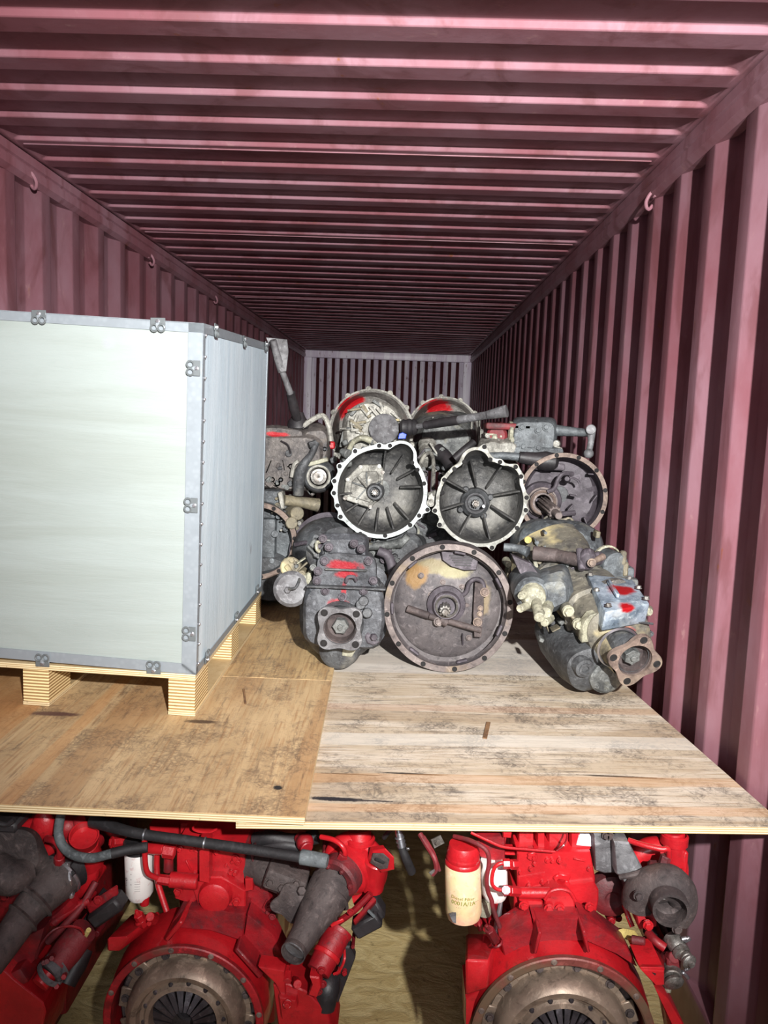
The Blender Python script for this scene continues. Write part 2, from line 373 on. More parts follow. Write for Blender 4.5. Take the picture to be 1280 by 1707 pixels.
def spline_shaft(T, c, ax, r, L, mat='steel', teeth=10, parent=None, tip=True):
    u, v, w = frame(ax); pts = []
    for i in range(teeth*4):
        a = 2*math.pi*i/(teeth*4); rr = r if i % 4 in (0, 1) else r*.8; pts.append((rr*math.cos(a), rr*math.sin(a)))
    m = MB().prism(pts, c, u, v, w, 0, L, r*.08)
    if tip: m.cyl(V(c)+w*L*.98, V(c)+w*(L*1.3), r*.62, r*.55); 
    return T.add('input_shaft', mat, m, parent=parent)
def out_flange(T, c, ax, R, roll, mat='iron', hub=.6, depth=.03, bore='hole', bore_label=None):
    u, v, w = frame(ax, roll); c = V(c)
    o = [(x, y) for x, y in lobed(R)]; inn = [(math.cos(2*math.pi*i/64)*R*.6, math.sin(2*math.pi*i/64)*R*.6) for i in range(64)]
    fl = T.add('output_flange', mat, MB().annulus(o, inn, c, u, v, w, .012, 0, -.002))
    T.add('flange_cup', 'iron', MB().lathe([(R*.62, .004), (R*.58, .002), (R*.5, -.03), (R*.2, -.035), (0, -.035)], c, w, 32), parent=fl)
    T.add('shaft_nut', 'alu_dark', MB().prism([(math.cos(a*math.pi/6)*R*(.25 if a % 2 else .3), math.sin(a*math.pi/6)*R*(.25 if a % 2 else .3)) for a in range(12)], c, u, v, w, -.036, -.004, .002).cyl(c-w*.006, c+w*.004, R*.1, n=12), parent=fl)
    for k in range(4):
        a = math.pi/4+k*math.pi/2; q = c+u*math.cos(a)*R*.82+v*math.sin(a)*R*.82+w*.0125
        T.add('bolt_hole', 'hole', MB().lathe([(0, 0), (R*.085, 0), (R*.1, .0015), (R*.13, .001), (R*.14, -.002)], q, w, 14), parent=fl)
    T.add('output_hub', 'dark', MB().lathe([(R*hub*1.05, -depth*3), (R*hub, -.004), (R*hub*.9, -.003)], c, w, 32))
    return fl
def lumps(T, n, reg, Y, mats, seed, smin=.008, smax=.024, back=.08, ax=FW):
    """bosses, bolts, plugs and short pipes cast on or screwed into a case"""
    rnd = random.Random(seed); u, v, w = frame(ax)
    for i in range(n):
        px, py = rnd.uniform(reg[0], reg[2]), rnd.uniform(reg[1], reg[3]); yy = Y if not callable(Y) else Y(px, py); c = T.p(px, py, yy); s = rnd.uniform(smin, smax); m = rnd.choice(mats); k = rnd.random()
        d = (u*rnd.uniform(-1, 1)+v*rnd.uniform(-1, 1)).normalized()
        if k < .3: T.add('boss', m, MB().cyl(c-w*back, c, s*1.15, s*.9, 14).cyl(c, c+w*s*.4, s*.5, s*.45, 6))
        elif k < .55: T.add('bolt', m, MB().cyl(c-w*back, c, s*.7, s*.7, 10).bolt(c, w, s*.55, s*.5))
        elif k < .78: T.add('cast_lug', m, MB().box(c-w*back*.45, (s*2*rnd.uniform(.7, 1.6), s*1.6, back), d, w.cross(d), w, bev=s*.3))
        else: T.add('cast_rib', m, MB().box(c-w*back*.5, (s*4, s*.55, back), d, w.cross(d), w, bev=s*.14))
# ---------------------------------------------------------------- container shell
WL, WR, YB, ZC, Y0 = -1.445, .868, 11.1, 2.63, -.9
PITCH, DEP = .2815, .036
def corr(y, ph, pitch=PITCH, dep=DEP):
    """0 at the inner flat, dep at the outer flat"""
    t = ((y-ph)/pitch) % 1.0; a, b = .25, .245
    if t < a: return 0.0
    if t < a+b: return dep*(t-a)/b
    if t < 2*a+b: return dep
    return dep*(1-(t-2*a-b)/b)
def breaks(y0, y1, ph, pitch=PITCH):
    out = []; k = math.floor((y0-ph)/pitch)-1
    while ph+k*pitch < y1+pitch:
        for t in (0, .25, .495, .745): 
            y = ph+(k+t)*pitch
            if y0 < y < y1: out.append(y)
        k += 1
    return [y0]+sorted(out)+[y1]
def side_wall(name, x, sgn, ph):
    mb = MB(); ys = breaks(Y0, YB, ph); vs = []; zs = [0, .13, .14, 2.555]
    for y in ys:
        d = corr(y, ph)
        for k, z in enumerate(zs): vs.append((x+sgn*(d if k >= 2 else 0), y, z))
    n = len(zs); fs = []
    for i in range(len(ys)-1):
        for k in range(n-1): fs.append((i*n+k, (i+1)*n+k, (i+1)*n+k+1, i*n+k+1))
    mb.add(vs, fs); o = mb.build(name, 'paint', ang=20); tag(o, kind='structure')
    md = o.modifiers.new('sheet', 'SOLIDIFY'); md.thickness = .002; md.offset = 0
    bv = o.modifiers.new('bend', 'BEVEL'); bv.width = .006; bv.segments = 2; bv.limit_method = 'ANGLE'; bv.angle_limit = math.radians(25); o.modifiers.move(1, 0)
    return o
PHR = 2.065+.07
side_wall('wall_right', WR, 1, PHR); side_wall('wall_left', WL, -1, 2.0)
# roof: pressed recesses with rounded ends
def roof():
    RP, D = .2165, .016; ph = 1.985; mb = MB(); ys = breaks(Y0, YB, ph, RP)
    ys2 = []
    xs = [WL-.04, WL+.03] + [WL+.03+.06*k/6 for k in range(1, 7)] + [WR-.09+.06*k/6 for k in range(0, 7)] + [WR+.04]
    vs = []; fs = []
    def cc(y):
        t = ((y-ph)/RP) % 1.0
        if t < .36: return 0.0
        if t < .40: return (t-.36)/.04
        if t < .945: return 1.0
        return 1-(t-.945)/.055
    ys = [Y0]; k = math.floor((Y0-ph)/RP)-1
    while ph+k*RP < YB+RP:
        for t in (0, .36, .40, .945):
            y = ph+(k+t)*RP
            if Y0 < y < YB: ys.append(y)
        k += 1
    ys.append(YB)
    for y in ys:
        for x in xs:
            e = min(x-(WL+.03), (WR-.03)-x)/.06; e = max(0, min(1, e)); e = 1-(1-e)**2.5
            vs.append((x, y, ZC+D*cc(y)*e))
    n = len(xs)
    for i in range(len(ys)-1):
        for j in range(n-1): fs.append((i*n+j, i*n+j+1, (i+1)*n+j+1, (i+1)*n+j))
    o = mb.add(vs, fs).build('ceiling', 'paint', ang=24); tag(o, kind='structure')
    bv = o.modifiers.new('bend', 'BEVEL'); bv.width = .003; bv.segments = 2; bv.limit_method = 'ANGLE'; bv.angle_limit = math.radians(24)
    md = o.modifiers.new('sheet', 'SOLIDIFY'); md.thickness = .002; md.offset = 1
    for i, y in enumerate((2.885, 4.19, 6.35, 8.5)):
        m = MB().box(((WL+WR)/2, y, ZC-.0015), (WR-WL-.1, .007, .004), bev=.001)
        o = m.build('trim_%d' % (i+3), 'paint', loc=((WL+WR)/2, y, ZC)); tag(o, kind='structure')
roof()
# top rails with a rolled groove
def rail(name, x, sgn):
    prof = [(0, 0), (.016, -.004), (.018, -.036), (.010, -.041), (.012, -.046), (.022, -.052), (.022, -.084), (.002, -.1), (-.06, -.1), (-.06, .03), (0, .03)]
    ys = [Y0, YB]; rings = [[V((x-sgn*a, y, ZC+b)) for a, b in prof] for y in ys]
    o = MB().loft(rings).build(name, 'paint', ang=30); tag(o, kind='structure')
rail('trim_1', WL, -1); rail('trim_2', WR, 1)
# end wall
def end_wall():
    mb = MB(); pitch = .108; xs = [WL]; k = -20
    x0 = WL+.1; x = x0; pts = [(WL-.04, 0), (x0, 0)]
    while x+pitch < WR-.08:
        pts += [(x+.060, 0), (x+.070, .045), (x+.098, .045), (x+.108, 0)]; x += pitch
    pts += [(WR+.04, 0)]
    vs = []; 
    for a, b in pts: vs += [(a, YB+b, 0), (a, YB+b, ZC-.02)]
    fs = [(2*i, 2*i+2, 2*i+3, 2*i+1) for i in range(len(pts)-1)]
    o = mb.add(vs, fs).build('wall_back', 'endwall', ang=20); tag(o, kind='structure')
    o.data.materials.append(M['paint_shaded'])
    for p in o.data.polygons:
        if p.center.y > YB+.01: p.material_index = 1  # groove shade put into the colour of slopes and recesses
    md = o.modifiers.new('sheet', 'SOLIDIFY'); md.thickness = .003; md.offset = -1
    for i, (x, nm) in enumerate(((WL+.05, 'trim_7'), (WR-.05, 'trim_8'))):
        o = MB().box((x, YB-.03, 1.3), (.11, .06, 2.6), bev=.01).build(nm, 'endwall'); tag(o, kind='structure')
    o = MB().box(((WL+WR)/2, YB-.045, ZC-.05), (WR-WL, .09, .1), bev=.012).build('trim_9', 'endwall'); tag(o, kind='structure')
end_wall()
fl = MB()
nx, ny = 60, 200; vs = []; fs = []
for j in range(ny+1):
    for i in range(nx+1):
        x = WL-.05+(WR-WL+.1)*i/nx; y = Y0+(YB+.05-Y0)*j/ny
        vs.append((x, y, noise.noise(V((x*2.2, y*3.5, 0)))*.006-.006))
for j in range(ny):
    for i in range(nx): a = j*(nx+1)+i; fs.append((a, a+1, a+nx+2, a+nx+1))
o = fl.add(vs, fs).build('floor', 'floor'); tag(o, kind='structure')
# lashing rings under the top rails
def lash(px, py, Y, side, label):
    base = P(px, py, Y); xw = (WR-.012) if side > 0 else (WL+.012); base = P(px, py, Y*xw/base.x); up_ = ZC-.098-base.z; T = Thing('lashing_ring', label, 'lashing ring', base, group='lashing rings under the top rails')
    s = -side
    T.add('hook', 'paint', MB().tube([V((side*.012, -.02, .02)), V((s*.008, -.014, .012)), V((s*.018, 0, -.012)), V((s*.012, .012, -.03)), V((0, .02, -.034)), V((side*.012, .024, -.02))], .0065, 8))
    T.add('weld_lug', 'paint', MB().box((side*.012, -.005, up_/2+.008), (.022, .05, max(.02, up_-.008)), bev=.004))
lash(52, 296, 2.62, -1, 'maroon lashing hook on left wall, nearest the viewer, upper left corner')
lash(251, 430, 4.3, -1, 'small maroon lashing hook on left wall above the second clip of the white crate')
lash(358, 497, 5.9, -1, 'tiny lashing hook on left wall above the right side of the white crate')
lash(1086, 330, 2.68, 1, 'dark lashing hook under the right top rail')

# ---------------------------------------------------------------- plywood deck
ZR, ZL, TH = .845, .863, .018
def sheet(name, label, corners, top, mat, grp, ang):
    cs = [V((c.x, c.y, 0)) for c in corners]; c0 = sum(cs, V())/4
    loc = V((c0.x, c0.y, top-TH))
    T = Thing(name, label, 'plywood', loc, grp)
    lo = [V((c.x-loc.x, c.y-loc.y, 0)) for c in cs]
    core = T.add('ply_core', 'ply_edge', MB().solid([p+V((0, 0, .0004)) for p in lo]+[p+V((0, 0, TH-.0012)) for p in lo], .0006))
    cen = sum(lo, V())/4
    inn = [cen+(p-cen)*.9995 for p in lo]
    T.add('face_veneer', mat, MB().solid([p+V((0, 0, TH-.0012)) for p in inn]+[p+V((0, 0, TH)) for p in inn]))
    T.add('back_veneer', 'ply_edge', MB().solid([p for p in inn]+[p+V((0, 0, .0004)) for p in inn]))
    return T
a1, a2, a3 = G(393, 1368, ZR), G(1317, 1379, ZR), G(1043, 1140, ZR)
ed = (a3-a2).normalized(); a2 = a2+V((-.006, 0, 0)); A = [a1, a2, a2+ed*2.44, a1+ed*2.44]
angR = math.atan2((a2-a1).y, (a2-a1).x)
cR = sum((V((c.x, c.y, 0)) for c in A), V())/4
def rel(px, py, z, c): g = G(px, py, z); return (g.x-c.x, g.y-c.y, TH)
sm = [(rel(560, 1332, ZR, cR), (.085, .011, .1), (38, 36, 40)), (rel(625, 1335, ZR, cR), (.05, .004, .1), (60, 54, 52)), (rel(685, 1290, ZR, cR), (.09, .005, .1), (48, 46, 44)), (rel(590, 1291, ZR, cR), (.09, .003, .1), (48, 46, 44)),
      (rel(1040, 1295, ZR, cR), (.13, .0055, .1), (74, 64, 54))]
M['ply_right'] = ply_mat('plywood_pale_face', (208, 197, 180), (188, 173, 150), (156, 134, 106), (72, 66, 62), angR, sm, [(-1.16, -1.12, (196, 144, 92), .4), (-1.02, -.97, (186, 140, 92), .45), (-.55, -.50, (176, 128, 96), .3), (-.2, .25, (214, 210, 206), .45), (-.8, -.72, (214, 210, 200), .5)])
sheet('plywood_sheet', 'pale plywood sheet right of the crate, its front edge above the right engine', A, ZR, 'ply_right', None, angR)
b1, b2, b3 = G(0, 1340, ZL), G(508, 1362, ZL), G(557, 1110, ZL)
ef = (b2-b1).normalized(); er = (b3-b2).normalized(); bb = b2+er*((G(555, 1135, ZL)-b2).length)
left_end = lambda p: p+ef*((WL+.012-p.x)/ef.x)
Bc = [left_end(b2), b2, bb, left_end(bb)]
cL = sum((V((c.x, c.y, 0)) for c in Bc), V())/4
sm = [(rel(90, 1190, ZL, cL), (.08, .018, .1), (92, 64, 58)), (rel(335, 1203, ZL, cL), (.05, .014, .1), (84, 66, 50)), (rel(463, 1313, ZL, cL), (.012, .012, .1), (40, 36, 34))]
M['ply_left'] = ply_mat('plywood_tan_face', (200, 172, 130), (182, 154, 114), (164, 124, 82), (104, 84, 66), math.atan2(er.y, er.x), sm, [(.20, .95, (188, 132, 76), .5), (.02, .06, (196, 140, 84), .4)])
sheet('plywood_sheet', 'tan plywood sheet at front left, lying over the edge of the pale sheet', Bc, ZL, 'ply_left', None, 0)
gap = er*.004; Cc = [left_end(bb)+gap, bb+gap, bb+gap+er*2.44, left_end(bb)+gap+er*2.44]
M['ply_back'] = ply_mat('plywood_back_face', (196, 166, 120), (176, 146, 104), (150, 112, 72), (96, 80, 66), math.atan2(er.y, er.x))
sheet('plywood_sheet', 'tan plywood sheet behind the cross seam, under the upright dark gearbox', Cc, ZL, 'ply_back', None, 0)
sl = Thing('bark_sliver', 'thin brown wood sliver lying on the pale plywood', 'wood scrap', G(811, 1218, ZR))
q0, q1 = G(814, 1205, ZR)-sl.loc, G(808, 1232, ZR)-sl.loc; u_ = (q1-q0).normalized()
sl.add('sliver', 'bark', MB().box((q0+q1)/2+V((0, 0, .002)), ((q1-q0).length, .012, .003), u_, V((0, 0, 1)).cross(u_), bev=.0008))
for (x0, y0, x1, y1, wd, lb) in ((406, 1150, 409, 1174, .006, 'short dark wood splinter on the tan plywood beside the crate'),):
    sl = Thing('wood_splinter', lb, 'wood scrap', G((x0+x1)/2, (y0+y1)/2, ZL)); q0, q1 = G(x0, y0, ZL)-sl.loc, G(x1, y1, ZL)-sl.loc; u_ = (q1-q0).normalized()
    sl.add('splinter', 'bark', MB().box((q0+q1)/2+V((0, 0, .002)), ((q1-q0).length, wd, .003), u_, V((0, 0, 1)).cross(u_), bev=.0008))

# ---------------------------------------------------------------- white crate on its pallet
g0 = G(325, 1195, ZL); g1 = G(435, 1033, ZL); g2 = G(55, 1176, ZL)
YN, YF = g0.y, g1.y
ex = (g2-g0).normalized()
K0 = P(327, 1125, YN); K1 = P(436, 984, YF); K4 = P(340, 540, YN); K5 = P(448, 574, YF)
top_l = P(0, 518, YN+.03); bot_l = P(0, 1096.6, YN+.03)
tl = (top_l-K4); bl = (bot_l-K0); WID = -.80
L0 = K0+bl*(WID/bl.x); L4 = K4+tl*(WID/tl.x); L1 = K1+(L0-K0); L5 = K5+(L4-K4)
BT = Thing('shipping_crate', 'white plywood crate with galvanised steel edging on a pallet at left', 'crate', (K0+L1)/2+V((0, 0, 0)))
_o = BT.loc
def bx(u_, v_, w_):
    a = K0.lerp(K1, v_).lerp(L0.lerp(L1, v_), u_); b = K4.lerp(K5, v_).lerp(L4.lerp(L5, v_), u_); return a.lerp(b, w_)-_o
def hexa(u0, u1, v0, v1, w0, w1, bev=0):
    return MB().solid([bx(u0, v0, w0), bx(u1, v0, w0), bx(u1, v1, w0), bx(u0, v1, w0), bx(u0, v0, w1), bx(u1, v0, w1), bx(u1, v1, w1), bx(u0, v1, w1)], bev)
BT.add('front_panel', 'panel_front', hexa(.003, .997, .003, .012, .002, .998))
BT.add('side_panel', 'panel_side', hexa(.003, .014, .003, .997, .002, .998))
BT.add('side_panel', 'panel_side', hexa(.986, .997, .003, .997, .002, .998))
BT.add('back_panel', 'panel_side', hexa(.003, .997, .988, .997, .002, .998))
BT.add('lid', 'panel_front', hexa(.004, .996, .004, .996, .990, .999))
BT.add('bottom_panel', 'ply_edge', hexa(.006, .994, .006, .994, .0, .012))
e = .002
for nm, a in (('top_edge_strip', (0, 1, 0, .0024, .975, 1.001)), ('bottom_edge_strip', (0, 1, 0, .0024, 0, .03)), ('corner_strip', (0, .052, 0, .0024, .0, 1.0)),
              ('top_edge_strip', (0, .0024, 0, 1, .975, 1.001)), ('bottom_edge_strip', (0, .0024, 0, 1, 0, .022)), ('corner_strip', (0, .0024, 0, .02, .0, 1.0)),
              ('corner_strip', (.948, 1, 0, .0024, 0, 1)), ('corner_strip', (0, .0024, .98, 1, 0, 1)), ('lid_edge_strip', (0, 1, 0, .03, .999, 1.002)), ('lid_edge_strip', (0, .03, 0, 1, .999, 1.002))):
    BT.add(nm, 'zinc', hexa(*a))
def inv_uw(px, py, side):
    """grid position of a measured point on the front (side=0) or right face (side=1)"""
    best = None
    d = ray(px, py)
    if side == 0: a, b, c = bx(0, 0, 0)+_o, bx(1, 0, 0)+_o, bx(0, 0, 1)+_o
    else: a, b, c = bx(0, 0, 0)+_o, bx(0, 1, 0)+_o, bx(0, 0, 1)+_o
    n = (b-a).cross(c-a); t = (a-EYE).dot(n)/d.dot(n); return EYE+d*t-_o, n.normalized()
for side, lst in ((0, [(66, 530, 2), (264, 543, 2), (322, 614, 0), (318, 842, 0), (315, 1056, 0), (72, 1099, 1), (257, 1111, 1)]), (1, [(358, 552, 2), (406, 570, 2), (442, 578, 2), (343, 1093, 1), (392, 1028, 1), (427, 982, 1)])):
    for px, py, kind in lst:
        c, n = inv_uw(px, py, side)
        if side == 0: n = n if n.y < 0 else -n; r_ = V((1, 0, 0))
        else: n = n if n.x > 0 else -n; r_ = V((0, 1, 0))
        up = V((0, 0, 1)); r_ = (r_-n*r_.dot(n)).normalized()
        d = {2: -up, 1: up, 0: -r_}[kind]; t = n.cross(d)       # d: direction the loops point
        s_ = .0115; c = c+n*.004
        clip = BT.add('crate_clip', 'clip_steel', MB().box(c-d*s_*.9, (s_*3.5, s_*1.7, .0025), t, d, n, bev=.001))
        for k in (-1, 1):
            ring = [c+d*(s_*.55)+t*(k*s_*.85)+t*math.cos(q*math.pi/6)*s_*.78+d*math.sin(q*math.pi/6)*s_*.8+n*.002 for q in range(13)]
            BT.add('clip_loop', 'clip_steel', MB().tube(ring,   .0028, 6, 1), parent=clip)
        BT.add('clip_bolt', 'chrome', MB().bolt(c-d*s_*.95+n*.001, n, .0045, .005), parent=clip)
        BT.add('clip_tongue', 'zinc', MB().box(c-d*s_*.2+n*.003, (s_*.8, s_*1.2, .002), t, d, n, bev=.0008), parent=clip)
for i in range(17):                                             # rivets along the corner
    w_ = .03+.94*i/16; c = bx(.0, .012, w_)
    BT.add('rivet', 'chrome', MB().sphere(c+V((.003, 0, 0)), .004, 8, 5))
# pallet
PT = Thing('pallet', 'laminated plywood pallet with stacked-ply blocks under the white crate', 'pallet', V(((g0.x+g0.x+WID)/2, (YN+YF)/2, ZL)))
po = PT.loc; x_r, x_l = g0.x, g0.x+WID
def pb(name, mat, x0, x1, y0, y1, z0, z1, bev=.0015):
    f = lambda x, y, z: V((x, y, z))+V((0, 0, 0))
    sh = lambda y: (g1.x-g0.x)*(y-YN)/(YF-YN); sk = lambda x: ex.y/ex.x*(x-x_r)*1
    p = []
    for z in (z0, z1):
        for x, y in ((x0, y0), (x1, y0), (x1, y1), (x0, y1)): p.append(V((x+sh(y), y+sk(x), ZL+z))-po)
    return PT.add(name, mat, MB().solid(p, bev))
HB = K0.z-ZL
pb('deck_board', 'ply_edge', x_l, x_r, YN, YF, HB-.016, HB-.0005)
D_ = YF-YN
for x0 in (x_r-.078, x_r-.50, x_l+.0):
    pb('runner_board', 'ply_edge', x0, x0+.078, YN, YF, .0, .012)
    for y0 in (YN, YN+D_/2-.05, YF-.12):
        pb('pallet_block', 'ply_block', x0+.001, x0+.077, y0+.0005, y0+(.12 if y0 != YN else .15), .012, HB-.016)
# ---------------------------------------------------------------- gearboxes
def bell(T, C0, circles, D, ax=FW, roll=0, rim='silver_rim', inner='dark', outer='alu', rim_w=.9, thick=.014, holes=(), back_r=.55, hub_r=.3, nrib=0, rib_r=(.3, .88), rib_mat=None, rib_ph=.2, rib_skip=(), body=.3, dish=0.0, body_mat=None, rough=.003, ear=0.0, inn=None):
    """bell housing open towards ax; circles (x, y, r) give its rim outline"""
    u, v, w = frame(ax, roll); R = circles[0][2]; dd = -w
    ears = [(math.cos(a)*(k if k > 1e-3 else R), math.sin(a)*(k if k > 1e-3 else R), ear) for a, k in holes] if ear else []
    ro = circ_union(list(circles)+ears, 160, 1); ri0 = circ_union(circles, 160, 3); ri = circ_union(inn, 160, 2) if inn else [r*rim_w for r in ri0]
    ring = lambda rs, k, t, d, rc=0: [C0+(u*math.cos(2*math.pi*i/160)+v*math.sin(2*math.pi*i/160))*((r*k)*(1-t)+rc*t)+dd*d for i, r in enumerate(rs)]
    hub = hub_r*R
    rings = [ring(ri, 1, 1, D*(1-dish), hub), ring(ri, 1, 1, D, R*(hub_r+back_r)/2), ring(ri, 1, .96, D*.97, R*back_r*1.1), ring(ri, 1, .5, D*.72, R*(back_r+.2)), ring(ri, .97, .12, D*.35, R*.8), ring(ri, .995, 0, thick, 0), ring(ri, 1.0, 0, .002, 0),
             ring(ri0, 1.0, 0, .002, 0), ring(ri0, 1.0, 0, thick*1.6, 0), ring(ri0, 1.0, .12, D*.4, R*.85), ring(ri0, 1, .55, D*.78, R*(back_r+.22)), ring(ri0, 1, .97, D+.01, R*back_r*1.2), ring(ri0, 1, 1, D+.012, R*.3)]
    if rough:
        for rg in rings[1:6]+rings[9:12]:
            for i, p in enumerate(rg): rg[i] = p+(p-C0).normalized()*noise.noise(p*20)*rough
    hs = T.add('bell_housing', inner, MB().loft(rings, False, False), ang=50)
    to2 = lambda rs: [(r*math.cos(2*math.pi*i/160), r*math.sin(2*math.pi*i/160)) for i, r in enumerate(rs)]
    fl = T.add('flange_rim', rim, MB().annulus(to2(ro), to2(ri), C0, u, v, dd, 0, thick, .0015), ang=50)
    for a, k in holes:
        rr = k if k > 1e-3 else R*(rim_w+1)/2
        q = C0+u*math.cos(a)*rr+v*math.sin(a)*rr
        T.add('bolt_hole', 'hole', MB().lathe([(0, .0006), (.0062, .0006), (.007, .0014), (.009, .0008), (.0095, -.002)], q, w, 12), parent=fl)
    for i in range(nrib):
        if i in rib_skip: continue
        a = 2*math.pi*i/nrib+rib_ph; d_ = u*math.cos(a)+v*math.sin(a); t_ = w.cross(d_); r0, r1 = rib_r[0]*R, rib_r[1]*R; th = .0055
        p = lambda r, d, s: C0+d_*r+dd*d+t_*(s*th)
        T.add('rib', rib_mat or inner, MB().solid([p(r0, D*1.0, -1), p(r1, D*.62, -1), p(r1, D*.62, 1), p(r0, D*1.0, 1), p(r0, D*.72, -.6), p(r1, D*.3, -.6), p(r1, D*.3, .6), p(r0, D*.72, .6)], .0012))
    if body:
        c = C0+dd*(D+.005); bm_ = body_mat or outer
        T.add('gear_case', bm_, case_loft([(c, R*.62, R*.66, 3, .2), (c+dd*.05, R*.66, R*.74, 3.4, .2), (c+dd*body*.5, R*.6, R*.72, 4, .2), (c+dd*body*.55, R*.66, R*.78, 4, .2), (c+dd*body*.6, R*.6, R*.7, 4, .2), (c+dd*body, R*.48, R*.56, 3, .2)], u, v, w, .006, 3))
        T.add('top_cover', bm_, MB().box(c+dd*body*.55+v*R*.74, (R*.8, R*.24, body*.6), u, v, w, bev=.012))
        for k in range(4):
            T.add('bolt', 'steel', MB().bolt(c+dd*(body*(.3+.5*(k//2)))+v*R*.85+u*R*(.3 if k % 2 else -.3), v, .008, .007))
    return hs, fl, (u, v, w, dd, R)
def polar(cx, cy, pts, Y):
    """bolt positions measured in the photograph, as (angle, radius) around the rim's centre"""
    return [(math.atan2(cy-y, x-cx), math.hypot(x-cx, y-cy)*Y/F) for x, y in pts]
ROLL = .036
# --- dark bell housing, silver rim, left of centre
Y = 3.16; cx, cy = 634, 820
T = Thing('gearbox', 'left one of the two silver-rimmed gearbox bells, with an angular cover inside', 'gearbox', P(cx, 900, Y), 'gearboxes stacked in the container')
HL = polar(cx, cy, [(557, 802), (566, 777), (592, 752), (632, 743), (650, 743), (687, 771), (696, 783), (707, 806), (713, 850), (699, 860), (684, 876), (642, 894), (600, 891), (567, 862), (562, 843), (556, 822)], Y)
c0 = T.p(cx, cy, Y)
hs, fl, (u, v, w, dd, R) = bell(T, c0, [(0, 0, S(79, Y)), (S(34, Y), S(59, Y), S(27, Y))], .15, V((.02, -1, 0)), ROLL, 'silver_rim', 'bell_inner', 'alu_dark', .915, .016, HL, .6, .2, 14, (.42, .9), 'bell_inner', .1, (4, 5, 6, 13), .17, ear=.0145, inn=[(0, 0, S(72, Y)), (S(35, Y), S(60, Y), S(21, Y))])
cv = T.p(612, 812, Y+.10)
pts = [(-.1, -.05), (-.088, .035), (-.03, .092), (.055, .095), (.07, .068), (.06, -.035), (.014, -.088)]
pl = T.add('inner_cover', 'alu', MB().prism(pts, cv, u, v, w, -.03, .012, .004).prism([(x*.72, y*.72) for x, y in pts], cv, u, v, w, .01, .02, .004))
for x, y in pts: T.add('bolt', 'steel', MB().cyl(cv+u*x*.92+v*y*.92-w*.02, cv+u*x*.92+v*y*.92+w*.016, .009, n=10).bolt(cv+u*x*.92+v*y*.92+w*.014, w, .0055, .005), parent=pl)
for k in range(5):
    a = .4+k*1.2; T.add('cover_rib', 'alu_dark', MB().box(cv+u*math.cos(a)*.035+v*math.sin(a)*.035+w*.022, (.06, .006, .012), u*math.cos(a)+v*math.sin(a), (u*math.cos(a)+v*math.sin(a)).cross(w), w, bev=.001), parent=pl)
sh = T.p(625, 819, Y+.10)
T.add('bearing_sleeve', 'dark', MB().lathe([(.04, -.02), (.04, .01), (.034, .03), (.03, .05), (.022, .05), (.02, .02), (0, .02)], sh, w, 28))
spline_shaft(T, sh, w, .014, .06, 'steel', 10)
T.add('release_lever_pin', 'alu', MB().tube([T.p(597, 795, Y+.07), T.p(604, 803, Y+.06), T.p(612, 812, Y+.05)], .006, 8))
T.add('breather', 'alu_dark', MB().cyl(T.p(571, 773, Y+.05), T.p(585, 770, Y+.06), .022, .018, 14).cyl(T.p(569, 752, Y+.04), T.p(580, 757, Y+.02), .014, .02))
T.add('side_lug', 'silver_rim_b', MB().cyl(T.p(722, 830, Y+.05), T.p(722, 830, Y-.005), .026, .022, 10).cyl(T.p(716, 826, Y+.02), T.p(728, 822, Y), .014))
for p_ in ((718, 838), (729, 825)): T.bolts([T.p(*p_, Y-.008)], w, 'alu', .012, .008)
# --- second silver-rimmed bell
Y = 3.10; cx, cy = 802, 837
T = Thing('gearbox', 'right one of the two silver-rimmed gearbox bells, with a round hub inside', 'gearbox', P(cx, 915, Y), 'gearboxes stacked in the container')
HL = polar(cx, cy, [(757, 782), (773, 770), (806, 745), (816, 766), (832, 770), (858, 778), (867, 794), (877, 829), (876, 850), (862, 880), (821, 914), (725, 852), (733, 876), (737, 822), (740, 800)], Y)
c0 = T.p(cx, cy, Y)
hs, fl, (u, v, w, dd, R) = bell(T, c0, [(0, 0, S(76, Y)), (-S(9, Y), S(64, Y), S(28, Y)), (S(45, Y), S(40, Y), S(24, Y)), (S(20, Y), S(58, Y), S(13, Y))], .15, V((-.04, -1, 0)), ROLL, 'silver_rim_b', 'bell_inner', 'alu_dark', .93, .016, HL, .62, .2, 8, (.3, .92), 'bell_inner', .25, (), .17, ear=.014, inn=[(0, 0, S(70, Y)), (-S(9, Y), S(65, Y), S(22, Y)), (S(40, Y), S(38, Y), S(23, Y))])
hb = T.p(792, 838, Y+.12)
T.add('bearing_retainer', 'dark', MB().lathe([(.062, -.03), (.058, .01), (.044, .024), (.042, .03), (.034, .03), (.03, .008), (0, .006)], hb, w, 32))
T.add('seal_ring', 'chrome', MB().lathe([(.036, .028), (.040, .032), (.036, .036), (.033, .032)], hb, w, 32, True))
spline_shaft(T, hb, w, .016, .05, 'steel', 10)
T.add('retainer_stud', 'chrome', MB().cyl(T.p(806, 843, Y+.1), T.p(806, 844, Y+.03), .006))
for a in (.35, 2.2, 3.6, 5.3): T.add('retainer_boss', 'dark', MB().cyl(hb+u*math.cos(a)*.066+v*math.sin(a)*.066-w*.02, hb+u*math.cos(a)*.066+v*math.sin(a)*.066+w*.008, .014, .011, 12))
